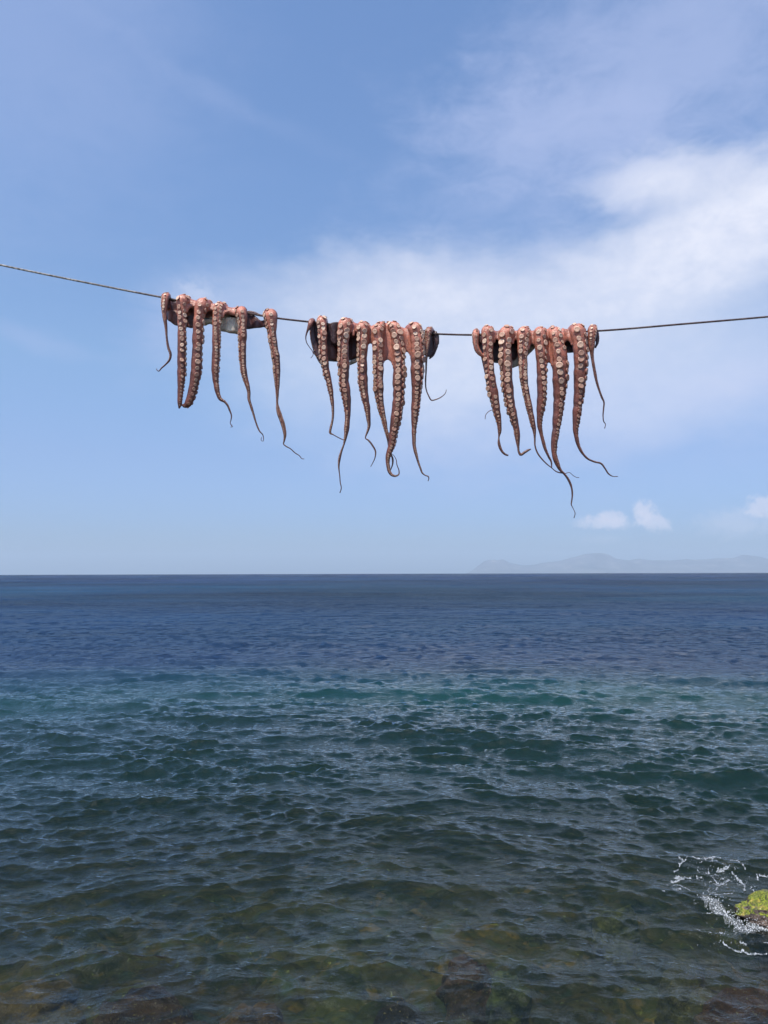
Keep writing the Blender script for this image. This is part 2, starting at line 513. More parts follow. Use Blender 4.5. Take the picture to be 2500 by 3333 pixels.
# ------------------------------------------------------------------ the quay one stands on, unseen; added to bounce sunlight onto the octopuses
m_q, nt, out = mat('quay_concrete')
geo = nt.new('ShaderNodeNewGeometry'); qn = nt.noise(geo.outputs['Position'], 3, 7, 0.65)
principled(nt, out, nt.ramp(qn, [(0.3, (0.18, 0.165, 0.14)), (0.7, (0.34, 0.31, 0.27))]), 0.9, 0.2, qn, 0.02)
def make_quay():
    X = np.linspace(-14, 14, 57); Yq = np.linspace(-12, 0, 25)
    x, y = np.meshgrid(X, Yq)
    edge = 0.45 + 0.10 * fbm(X * 0.8, X * 0, 91, 3)
    y = y + (Yq[:, None] > -0.01) * edge[None, :]
    z = 1.95 + 0.02 * fbm(x, y, 92, 2)
    top = np.stack([x, y, z], -1)
    wall = [np.stack([X, y[-1] + 0.05 * k, np.full(57, 1.95 - 0.9 * k)], -1) for k in range(1, 4)]
    V = np.concatenate([top.reshape(-1, 3), np.concatenate(wall)])
    return mesh_from('bounce_quay', V, grid_faces(25 + 3, 57))
tag(link('bounce_quay', make_quay(), m_q), kind='structure')

# ------------------------------------------------------------------ far island hills
m_hill, nt, out = mat('hillside')
geo = nt.new('ShaderNodeNewGeometry')
hn = nt.noise(geo.outputs['Position'], 0.002, 6, 0.6)
principled(nt, out, nt.ramp(hn, [(0.35, (0.05, 0.055, 0.065)), (0.6, (0.11, 0.11, 0.12)), (0.72, (0.30, 0.27, 0.25))]), 0.9, 0.1)
def make_hills():
    DI = 20000.0
    drop = DI * DI / (2 * REARTH)
    prof = [(45, 189), (60, 182), (90, 155), (130, 125), (165, 117), (200, 120), (230, 113), (260, 130), (330, 148), (400, 145), (450, 133),
            (520, 127), (600, 105), (680, 85), (760, 80), (800, 95), (830, 112), (900, 122), (960, 112), (1030, 122), (1120, 122),
            (1200, 115), (1280, 118), (1380, 110), (1460, 110), (1510, 93), (1560, 95), (1610, 102), (1659, 115), (1800, 120), (1950, 100),
            (2150, 130), (2400, 150), (2550, 185), (2600, 192)]
    P = [at(1500 + a / 1.659, 1750 + b / 1.659, DI) for a, b in prof]
    xs = np.array([p.x for p in P]); zs = np.array([p.z for p in P])
    X = np.linspace(xs[0], xs[-1], 420)
    top = np.interp(X, xs, zs) + drop
    top = np.maximum(top, 0) + 9 * fbm(X / 160, X * 0, 5, 3) * (top > 40)
    Yv = np.linspace(-1, 1, 46)
    x = np.broadcast_to(X[None, :], (46, 420)).copy()
    y = DI + 1700 * Yv[:, None] + 250 * fbm(X[None, :] / 900, Yv[:, None] * 0, 8, 3)
    ridge = 1 - np.abs(Yv[:, None]) ** 1.35
    spur = 1 - 0.30 * np.abs(fbm(x / 420, y / 900, 20, 4)) * (np.abs(Yv[:, None]) > 0.03)
    z = top[None, :] * ridge * spur - drop - 4
    V = np.stack([x, y, z], -1).reshape(-1, 3)
    return mesh_from('hills', V, grid_faces(46, 420))
tag(link('hills', make_hills(), m_hill), kind='structure')

# ------------------------------------------------------------------ haze
me = bpy.data.meshes.new('haze')
hb0, hb1 = (-24000, -60, -100), (26000, 24000, 620)
hv = [(x, y, z) for x in (hb0[0], hb1[0]) for y in (hb0[1], hb1[1]) for z in (hb0[2], hb1[2])]
me.from_pydata(hv, [], [(0, 1, 3, 2), (4, 6, 7, 5), (0, 4, 5, 1), (2, 3, 7, 6), (0, 2, 6, 4), (1, 5, 7, 3)])
m_haze, nt, out = mat('summer_haze')
pv = nt.new('ShaderNodeVolumePrincipled')
pv.inputs['Color'].default_value = (0.67, 0.83, 1.0, 1)
pv.inputs['Density'].default_value = 0.000070
pv.inputs['Anisotropy'].default_value = 0.0
nt.l.new(pv.outputs[0], out.inputs['Volume'])
tag(link('haze', me, m_haze), kind='stuff')

# ------------------------------------------------------------------ rock with moss
def ico(sub):
    import bmesh
    bm = bmesh.new(); bmesh.ops.create_icosphere(bm, subdivisions=sub, radius=1)
    v = np.array([p.co[:] for p in bm.verts]); f = np.array([[q.index for q in p.verts] for p in bm.faces])
    bm.free(); return v, f
def rock_mesh(name, size, seed, sub=5, rough=0.22, flat_top=0.0):
    v, f = ico(sub)
    s = seed * 17.3
    n = fbm(v[:, 0] * 1.3 + s, v[:, 1] * 1.3 + v[:, 2] * 2.1, seed, 4) + 0.6 * fbm(v[:, 2] * 1.7 + s, v[:, 0] * 1.4 - v[:, 1], seed + 9, 4)
    v = v * (1 + rough * n)[:, None]
    v = v * np.array(size)
    return v, f

m_rock, nt, out = mat('wet_rock_with_algae')
geo = nt.new('ShaderNodeNewGeometry'); pos = geo.outputs['Position']
pz = nt.sep(pos)[2]; nz = nt.sep(geo.outputs['Normal'])[2]
r1 = nt.noise(pos, 14, 6, 0.65); r2 = nt.noise(pos, 5.5, 5, 0.6, 0.6); r3 = nt.noise(pos, 60, 3, 0.6)
stone = nt.ramp(r1, [(0.3, (0.035, 0.025, 0.02)), (0.5, (0.10, 0.07, 0.055)), (0.7, (0.19, 0.14, 0.11))])
moss = nt.ramp(r3, [(0.38, (0.03, 0.045, 0.004)), (0.52, (0.15, 0.19, 0.012)), (0.72, (0.36, 0.34, 0.035))])
moss = nt.mix(nt.ss(nt.noise(pos, 13, 6, 0.75, 0.3), 0.47, 0.38), moss, (0.014, 0.018, 0.007))
moss = nt.mix(nt.ss(r1, 0.5, 0.68), moss, (0.34, 0.27, 0.05))
mm = nt.m('ADD', nt.m('MULTIPLY', nt.m('SUBTRACT', r2, 0.5), 2.6), nt.m('ADD', nt.m('MULTIPLY', nz, 0.7), nt.m('MULTIPLY', pz, 2.2)))
mfac = nt.ss(mm, 0.42, 0.62)
xx = nt.sep(pos)[0]
mfac = nt.m('MULTIPLY', mfac, nt.ss(xx, ROCK.x + 0.35, ROCK.x + 0.12))
c = nt.mix(mfac, stone, moss)
principled(nt, out, c, nt.mix(mfac, 0.28, 0.75), 0.5, nt.m('ADD', r3, r1), 0.02)
rp = Vector((ROCK.x + 0.34, ROCK.y + 0.20, 0))
v, f = rock_mesh('rock', (0.60, 0.40, 0.33), 3, 6, 0.28)
v[:, 2] = np.where(v[:, 2] > 0, v[:, 2] * 0.78, v[:, 2] * 1.9)
lump = fbm(v[:, 0] * 9, v[:, 1] * 9, 31, 3) + 0.5 * fbm(v[:, 0] * 24, v[:, 1] * 24 + v[:, 2] * 20, 35, 3)
v += (v / np.linalg.norm(v, axis=1)[:, None]) * (0.045 * lump)[:, None]
ro = link('mossy_rock', mesh_from('mossy_rock', v + np.array([0, 0, -0.06]), f), m_rock)
ro.location = rp
tag(ro, 'dark wet rock topped with yellow green algae, breaking the water at the right edge', 'rock')

m_weed, nt, out = mat('submerged_stone')
geo = nt.new('ShaderNodeNewGeometry'); pos = geo.outputs['Position']
oi = nt.attr('stone', 'Color')
w1 = nt.noise(pos, 9, 6, 0.7, 0.4)
w2 = nt.noise(pos, 34, 4, 0.6)
oi = nt.vm('MULTIPLY', oi, (1.1, 1.15, 0.9))
c = nt.mix(1.0, oi, nt.ramp(w1, [(0.3, (0.35, 0.35, 0.35)), (0.5, (1, 1, 1)), (0.7, (1.9, 1.8, 1.5))]), 'MULTIPLY')
c = nt.mix(nt.ss(w2, 0.60, 0.7), c, (0.40, 0.30, 0.10))
principled(nt, out, c, 0.8, 0.2, w2, 0.03)
STONES = [
    (90, 3240, 0.50, 0.42, -0.22, (0.16, 0.095, 0.035), 'broad ochre brown boulder under the water in the bottom left corner'),
    (465, 3262, 0.52, 0.42, -0.25, (0.085, 0.042, 0.026), 'large dark reddish brown boulder under water, right of the ochre corner boulder'),
    (1530, 3130, 0.28, 0.22, -0.30, (0.12, 0.055, 0.03), 'rusty red weed covered stone under water, left of the pale green stone'),
    (1660, 3205, 0.20, 0.16, -0.24, (0.11, 0.12, 0.06), 'pale green stone under water below the rusty red stone'),
    (1300, 3322, 0.34, 0.24, -0.28, (0.030, 0.022, 0.020), 'blackish stone under water at the lower middle edge'),
    (820, 3310, 0.40, 0.20, -0.26, (0.14, 0.075, 0.035), 'orange brown boulder under water at the lower edge, left of the blackish stone'),
    (2230, 3180, 0.30, 0.24, -0.30, (0.12, 0.10, 0.045), 'olive yellow stone under water below the mossy rock'),
    (2400, 3265, 0.44, 0.26, -0.26, (0.13, 0.055, 0.03), 'brown boulder under water in the bottom right corner'),
    (2010, 2960, 0.26, 0.10, -0.26, (0.22, 0.20, 0.09), 'pale yellowish flat stone under water left of the foam'),
]
for i, (sx, sy, rx, ry, top, colr, lab) in enumerate(STONES):
    top -= 0.12
    p = on_water(sx, sy, top - 0.08)
    v, f = rock_mesh('stone', (rx, ry, 0.40), 40 + i, 5, 0.34)
    v = v + 0.035 * fbm(v[:, 0] * 9, v[:, 1] * 9 + v[:, 2] * 5, 70 + i, 3)[:, None]
    me = mesh_from('submerged_rock', v, f)
    set_color(me, 'stone', np.tile(np.array(colr, np.float32), (len(v), 1)))
    o = link('submerged_rock', me, m_weed)
    o.location = (p.x, p.y, top - 0.40)
    tag(o, lab, 'rock', 'rocks under the shallow water')

print('TIME', round(time.time() - T0, 1))
# ------------------------------------------------------------------ foam
m_foam, nt, out = mat('foam')
geo = nt.new('ShaderNodeNewGeometry')
fn = nt.noise(geo.outputs['Position'], 60, 4, 0.6)
fn2 = nt.noise(geo.outputs['Position'], 24, 5, 0.7)
principled(nt, out, nt.ramp(fn, [(0.3, (0.16, 0.19, 0.22)), (0.5, (0.36, 0.39, 0.42)), (0.72, (0.70, 0.72, 0.75))]), 0.6, 0.3, fn, 0.01, Alpha=nt.m('MULTIPLY', nt.attr('dense', 'Fac'), nt.ss(fn2, 0.30, 0.62, 0.25, 1.0)))
STR = [([(455, 245), (480, 285), (530, 300), (510, 330), (480, 350)], 12), ([(580, 255), (550, 290), (500, 340), (450, 380), (395, 400)], 10),
       ([(640, 260), (680, 285), (740, 290), (800, 300)], 8), ([(830, 290), (890, 265), (940, 255)], 20), ([(925, 260), (928, 320)], 10),
       ([(980, 265), (1030, 280)], 6), ([(990, 400), (1060, 390), (1150, 375)], 17), ([(405, 440), (460, 450), (500, 470)], 24),
       ([(500, 480), (450, 510), (370, 525)], 20), ([(520, 450), (620, 455)], 8), ([(310, 600), (380, 580), (440, 550), (520, 580), (640, 625), (690, 632)], 9),
       ([(440, 610), (490, 605), (450, 650), (385, 660)], 7), ([(400, 685), (440, 685)], 10), ([(990, 560), (1040, 530), (1100, 500), (1150, 490)], 13),
       ([(900, 455), (935, 470), (960, 520), (975, 590), (930, 630)], 8), ([(1210, 420), (1260, 465), (1320, 510), (1345, 560), (1320, 610), (1325, 660)], 15),
       ([(1480, 555), (1440, 580), (1405, 620)], 10), ([(1530, 430), (1545, 490)], 10), ([(1570, 445), (1659, 455), (1760, 450)], 11),
       ([(1430, 645), (1480, 690), (1510, 715)], 10), ([(870, 675), (960, 660), (1000, 670)], 8), ([(940, 700), (1050, 695), (1150, 705), (1190, 670)], 6),
       ([(970, 425), (1010, 440)], 8), ([(720, 400), (740, 420)], 9), ([(705, 450), (760, 455)], 10), ([(850, 420), (870, 430), (890, 410)], 11),
       ([(1060, 1295), (1120, 1330), (1200, 1360), (1300, 1380), (1400, 1410), (1500, 1420), (1640, 1430)], 11), ([(1295, 1320), (1360, 1335)], 17),
       ([(790, 1140), (830, 1170), (900, 1225)], 8), ([(1005, 1145), (1050, 1175)], 7), ([(705, 1105), (745, 1108)], 8), ([(1610, 1338), (1720, 1340)], 9),
       ([(1160, 290), (1230, 290), (1310, 330), (1380, 400)], 7), ([(245, 650), (270, 660)], 7), ([(240, 716), (270, 718)], 8), ([(860, 985), (885, 990)], 15)]
SPL = [([(820, 790), (870, 840), (930, 870), (1000, 900), (1060, 950)], 42), ([(1060, 950), (1150, 1030), (1230, 1080), (1330, 1110), (1440, 1110), (1500, 1090), (1600, 1110), (1720, 1120)], 46)]
def seg_dist(X, Y, pts):
    best = np.full(X.shape, 1e9)
    for (ax, ay), (bx, by) in zip(pts[:-1], pts[1:]):
        vx, vy = bx - ax, by - ay
        t = np.clip(((X - ax) * vx + (Y - ay) * vy) / (vx * vx + vy * vy), 0, 1)
        best = np.minimum(best, np.hypot(X - ax - t * vx, (Y - ay - t * vy) * 1.25))
    return best
def make_foam():
    s = 4.1475
    gx = np.arange(-20, 1900, 3.2); gy = np.arange(40, 1560, 3.2)
    X, Y = np.meshgrid(gx, gy)
    wx_ = 16 * fbm(X / 45, Y / 30, 3, 3); wy_ = 9 * fbm(X / 45, Y / 30, 6, 3)
    m = np.zeros(X.shape, bool); dense = np.full(X.shape, 0.8, np.float32)
    edge = fbm(X / 16, Y / 10, 12, 3)
    for pts, w in STR:
        m |= seg_dist(X + wx_, Y + wy_, pts) < w * (0.78 + 1.2 * edge)
    speck = fbm(X / 11, Y / 7, 21, 3)
    for pts, w in SPL:
        d = seg_dist(X + wx_, Y + wy_, pts)
        m |= (speck > 0.10 + 0.40 * (d / w - 0.3)) & (d < w * 1.8)
    sc = fbm(X / 9, Y / 6, 33, 2); zone = fbm(X / 160, Y / 120, 34, 2)
    inz = smooth01(X, 300, 700) * smooth01(Y, 120, 260) * (1 - smooth01(Y, 1250, 1500))
    m |= (sc > 0.80 - 0.16 * inz - 0.14 * np.maximum(zone, 0)) & (inz > 0.2)
    net = np.abs(fbm(X / 70 + 5, Y / 42, 51, 3)); net2 = np.abs(fbm(X / 40 + 9, Y / 24, 55, 3))
    zn = np.exp(-(((X - 1000) / 620) ** 2 + ((Y - 470) / 240) ** 2)) + 0.8 * np.exp(-(((X - 1050) / 500) ** 2 + ((Y - 1150) / 190) ** 2))
    m |= (net < 0.045 * (zn - 0.22) * (1 + 2.2 * edge)) | (net2 < 0.030 * (zn - 0.38) * (1 + 2.5 * edge))
    wash = np.zeros(X.shape)
    for pts, w in SPL:
        wash = np.maximum(wash, np.exp(-(seg_dist(X + wx_, Y + wy_, pts) / (w * 1.25)) ** 2))
    wn_ = fbm(X / 60, Y / 26, 61, 4)
    wm = (wash * (0.9 + 1.2 * wn_) > 0.28)
    dense[wm & ~m] = 0.30
    m |= wm
    px = 2100 + X / s; py = 2750 + Y / s
    rot = np.array(CAMROT)
    d = np.stack([(px - CX) / F, -(py - CY) / F, -np.ones_like(px)], -1) @ rot.T
    t = -H / d[..., 2]
    x0 = d[..., 0] * t; y0 = d[..., 1] * t
    ox, oy, z = wave_disp(x0[::-1], y0[::-1])
    ox, oy, z = ox[::-1], oy[::-1], z[::-1]
    V = np.stack([x0 + ox, y0 + oy, z + 0.006 + 0.004 * np.maximum(edge, 0)], -1).reshape(-1, 3)
    fc = grid_faces(*X.shape)
    keep = m.reshape(-1)[fc].sum(1) >= 3
    fc = fc[keep][:, ::-1]
    u, inv = np.unique(fc, return_inverse=True)
    me = mesh_from('sea_foam', V[u], inv.reshape(-1, 4)); set_float(me, 'dense', dense.reshape(-1)[u])
    return me
tag(link('sea_foam', make_foam(), m_foam), 'white lacy sea foam drifting on the water around the mossy rock', 'foam', kind='stuff')

m_drop, nt, out = mat('splash_drops')
principled(nt, out, (0.85, 0.88, 0.9), 0.15, 0.8)
def make_splash():
    rng = np.random.default_rng(8)
    vv, ff = ico(1)
    VV, FF = [], []
    for i in range(300):
        k = rng.uniform(0, 1) ** 0.8
        cx_ = 800 + 900 * k + rng.normal(0, 40); cy_ = 800 + 330 * min(k * 1.5, 1) + rng.normal(0, 45)
        p = on_water(2100 + cx_ / 4.1475, 2750 + cy_ / 4.1475)
        ox, oy, z = wave_disp(np.array([[p.x]]), np.array([[p.y]]))
        h = abs(rng.normal(0, 0.05)) * (0.4 + k)
        r_ = rng.uniform(0.0015, 0.0048)
        VV.append(vv * r_ + np.array([p.x + ox[0, 0], p.y + oy[0, 0], z[0, 0] + h + 0.004])); FF.append(ff + len(vv) * i)
    return mesh_from('splash_drops', np.concatenate(VV), np.concatenate(FF))
tag(link('splash_drops', make_splash(), m_drop), 'white splash droplets thrown up where the wave meets the mossy rock', 'splash', kind='stuff')

# ------------------------------------------------------------------ the rope
D = 2.8                                     # depth of the rope's vertical plane
PXM = D / F                                 # metres per photograph pixel there (approx.)
m_rope, nt, out = mat('weathered_rope')
geo = nt.new('ShaderNodeNewGeometry'); pos = geo.outputs['Position']
rn = nt.noise(pos, 90, 5, 0.6); rb = nt.noise(pos, 7, 3, 0.5)
rx_ = nt.sep(pos)[0]
c = nt.ramp(rn, [(0.3, (0.07, 0.065, 0.06)), (0.5, (0.26, 0.24, 0.22)), (0.7, (0.60, 0.58, 0.52))])
soiled = nt.m('MULTIPLY', nt.ss(rx_, -1.25, -0.55), nt.ss(rb, 0.25, 0.6, 0.75, 1.0))
c = nt.mix(soiled, c, nt.ramp(rn, [(0.35, (0.035, 0.022, 0.024)), (0.65, (0.13, 0.085, 0.08))]))
principled(nt, out, c, 0.8, 0.3, rn, 0.002)
ROPE = [(-700, 700), (-300, 792), (0, 862), (262, 916), (524, 967), (715, 1002), (906, 1036), (1001, 1047), (1200, 1068), (1423, 1087), (1520, 1090), (1730, 1086), (1948, 1077), (2220, 1055), (2500, 1031), (2900, 992), (3300, 948)]
RX = np.array([p[0] for p in ROPE]); RY = np.array([p[1] for p in ROPE])
def rope_y(px): return float(np.interp(px, RX, RY))
def rope_world(px): return at(px, rope_y(px), D)
def frames(P):
    T = np.gradient(P, axis=0); T /= np.linalg.norm(T, axis=1)[:, None]
    return T
def catmull(P, n):
    """resample rows of P (k, dims) with a centripetal-ish smooth curve, n points"""
    P = np.asarray(P, float)
    seg = np.linalg.norm(np.diff(P[:, :3], axis=0), axis=1); s = np.concatenate([[0], np.cumsum(np.maximum(seg, 1e-6))])
    m = np.gradient(P, s, axis=0)
    # damp overshoot
    q = np.linspace(0, s[-1], n); i = np.clip(np.searchsorted(s, q, 'right') - 1, 0, len(s) - 2)
    h = (s[i + 1] - s[i])[:, None]; t = ((q - s[i])[:, None]) / h
    return ((2 * t ** 3 - 3 * t ** 2 + 1) * P[i] + (t ** 3 - 2 * t ** 2 + t) * h * m[i] + (-2 * t ** 3 + 3 * t ** 2) * P[i + 1] + (t ** 3 - t ** 2) * h * m[i + 1]), s[-1]
def tube(P, rad, seg=10, depthscale=1.0, ref=(0, -1, 0), caps=True):
    """tube about P (n,3) with radii; returns V,F (tri/quad as quads)"""
    P = np.asarray(P, float); n = len(P); rad = np.broadcast_to(np.asarray(rad, float), (n,))
    T = frames(P)
    ref = np.array(ref, float)
    S = np.cross(T, ref); ln = np.linalg.norm(S, axis=1)
    alt = np.cross(T, np.array([0, 0, 1.0]))
    S = np.where((ln < 0.25)[:, None], alt, S)
    for i in range(1, n):                       # keep side vectors consistent
        S[i] -= T[i] * S[i].dot(T[i])
        if S[i].dot(S[i - 1]) < 0: S[i] = -S[i]
    S /= np.linalg.norm(S, axis=1)[:, None] + 1e-9
    B = np.cross(S, T)
    a = np.linspace(0, 2 * math.pi, seg, endpoint=False)
    V = P[:, None, :] + (np.cos(a)[None, :, None] * S[:, None, :] + np.sin(a)[None, :, None] * B[:, None, :] * depthscale) * rad[:, None, None]
    V = V.reshape(-1, 3)
    i = np.arange(n - 1)[:, None] * seg; j = np.arange(seg)[None, :]; j2 = (j + 1) % seg
    Fq = np.stack([i + j, i + j2, i + seg + j2, i + seg + j], -1).reshape(-1, 4)
    if caps:
        V = np.concatenate([V, P[:1], P[-1:]]); c0 = n * seg; c1 = c0 + 1
        k = np.arange(seg); k2 = (k + 1) % seg
        Fq = np.concatenate([Fq, np.stack([np.full(seg, c0), k2, k, k], -1), np.stack([np.full(seg, c1), (n - 1) * seg + k, (n - 1) * seg + k2, (n - 1) * seg + k2], -1)])
    return V, Fq
def build_mixed(name, parts):
    """parts: list of (V, F quads, maybe degenerate)"""
    VV, FF, off = [], [], 0
    for V, Fq in parts:
        VV.append(V); FF.append(Fq + off); off += len(V)
    V = np.concatenate(VV); Fq = np.concatenate(FF)
    deg = Fq[:, 2] == Fq[:, 3]
    me = bpy.data.meshes.new(name)
    q, t = Fq[~deg], Fq[deg][:, :3]
    loops = np.concatenate([q.ravel(), t.ravel()]).astype(np.int32)
    tot = np.concatenate([np.full(len(q), 4), np.full(len(t), 3)]).astype(np.int32)
    me.vertices.add(len(V)); me.vertices.foreach_set('co', V.astype(np.float32).ravel())
    me.loops.add(len(loops)); me.loops.foreach_set('vertex_index', loops)
    me.polygons.add(len(tot)); me.polygons.foreach_set('loop_start', np.concatenate([[0], np.cumsum(tot)[:-1]]).astype(np.int32))
    me.polygons.foreach_set('loop_total', tot); me.polygons.foreach_set('use_smooth', np.ones(len(tot), bool))
    me.update(calc_edges=True)
    return me
def make_rope():
    C = np.array([rope_world(p)[:] for p in RX])
    P, L = catmull(C, 1400)
    T = frames(P)
    up = np.cross(T, np.array([0, 1.0, 0])); up /= np.linalg.norm(up, axis=1)[:, None]; sd_ = np.cross(T, up)
    s = np.linspace(0, L, len(P))
    parts = []
    for k in range(3):
        a = s / 0.019 * 2 * math.pi / 1.0 + k * 2.094
        Q = P + 0.0019 * (np.cos(a)[:, None] * up + np.sin(a)[:, None] * sd_)
        parts.append(tube(Q, 0.00215, 6))
    return build_mixed('rope', parts)
tag(link('rope', make_rope(), m_rope), 'thin twisted grey rope stretched across the sky with the three octopuses on it', 'rope')

print('TIME', round(time.time() - T0, 1))
# ------------------------------------------------------------------ the octopuses
m_skin, nt, out = mat('octopus_skin')
tc_ = nt.new('ShaderNodeTexCoord'); pos = tc_.outputs['Object']
s1 = nt.noise(pos, 40, 6, 0.65, 0.5); s2 = nt.noise(pos, 160, 4, 0.6); s3 = nt.noise(nt.vm('MULTIPLY', pos, (1, 1, 0.3)), 70, 5, 0.7, 0.6)
c = nt.mix(1.0, nt.attr('tint'), nt.ramp(s1, [(0.28, (0.50, 0.44, 0.46)), (0.5, (1.0, 1.0, 1.0)), (0.72, (1.5, 1.35, 1.28))]), 'MULTIPLY')
c = nt.mix(nt.ss(s3, 0.50, 0.34, 0.0, 0.5), c, (0.045, 0.014, 0.018))
c = nt.mix(nt.ss(s2, 0.62, 0.74, 0.0, 0.25), c, (0.42, 0.26, 0.21))
sk = principled(nt, out, c, nt.ss(s2, 0.3, 0.7, 0.26, 0.50), 0.6, nt.m('ADD', nt.m('MULTIPLY', s3, 1.0), nt.m('MULTIPLY', s2, 0.35)), 0.004)
sk.inputs['Subsurface Weight'].default_value = 0.22
sk.inputs['Subsurface Radius'].default_value = (0.6, 0.18, 0.12)
sk.inputs['Subsurface Scale'].default_value = 0.012
m_cup, nt, out = mat('octopus_sucker')
tc_ = nt.new('ShaderNodeTexCoord')
oi_ = nt.new('ShaderNodeObjectInfo')
rad_ = nt.vm('LENGTH', nt.vm('MULTIPLY', tc_.outputs['Object'], (1, 1, 0)))
g1 = nt.new('ShaderNodeNewGeometry')
cn = nt.noise(g1.outputs['Position'], 220, 4, 0.6)
lowcup = nt.attr('cup', 'Fac')
base = nt.ramp(nt.m('ADD', nt.m('MULTIPLY', oi_.outputs['Random'], 0.5), nt.m('MULTIPLY', cn, 0.5)), [(0.2, (0.40, 0.21, 0.145)), (0.5, (0.60, 0.38, 0.27)), (0.8, (0.80, 0.59, 0.44))])
base = nt.mix(1.0, base, oi_.outputs['Color'], 'MULTIPLY')
c = nt.mix(nt.attr('rim', 'Fac'), (0.26, 0.105, 0.078), base)
principled(nt, out, c, 0.42, 0.5, cn, 0.001, Subsurface_Weight=0.08)

def cup_geom(seg=12):
    """a sucker: short stalk, rolled rim and shallow dish; radius 1, axis +Z"""
    prof = [(0.74, -0.55, 0.0), (0.94, 0.08, 0.0), (1.0, 0.24, 0.35), (0.92, 0.34, 1.0), (0.66, 0.345, 1.0), (0.56, 0.315, 0.75), (0.16, 0.31, 0.95)]
    a = np.linspace(0, 2 * math.pi, seg, endpoint=False)
    V, rim = [], []
    for r_, z_, q_ in prof:
        for t in a: V.append((r_ * math.cos(t), r_ * math.sin(t), z_)); rim.append(q_)
    V.append((0, 0, 0.30)); rim.append(0.9)
    Fq = []
    n = len(prof)
    for i in range(n - 1):
        for j in range(seg):
            k = (j + 1) % seg
            Fq.append((i * seg + j, i * seg + k, (i + 1) * seg + k, (i + 1) * seg + j))
    for j in range(seg):
        k = (j + 1) % seg
        Fq.append(((n - 1) * seg + j, (n - 1) * seg + k, n * seg, n * seg))
    return np.array(V), np.array(Fq), np.array(rim)
CUPV, CUPF, CUPR = cup_geom()
CUPS = []
for k in range(4):                              # four slightly different cups, shared by all
    rg = np.random.default_rng(100 + k)
    V = CUPV.copy(); an = np.arctan2(V[:, 1], V[:, 0])
    V[:, :2] *= (1 + 0.07 * np.cos(2 * an + k) + 0.04 * np.cos(3 * an + 2 * k))[:, None]
    V[:, 2] += 0.08 * np.cos(an + k * 1.7) * np.hypot(V[:, 0], V[:, 1]) * (V[:, 2] > 0)
    me = build_mixed('sucker', [(V, CUPF)]); set_float(me, 'rim', CUPR); me.materials.append(m_cup); CUPS.append(me)
CUPL = cup_geom(7)

PINK = np.array((0.54, 0.205, 0.135)); SKIN = np.array((0.165, 0.050, 0.028)); DARK = np.array((0.052, 0.020, 0.020))  # the pink carries the sunlit tone of bends and webs in the colour
TIP = np.array((0.075, 0.034, 0.030)); FLESH = np.array((0.72, 0.66, 0.54))

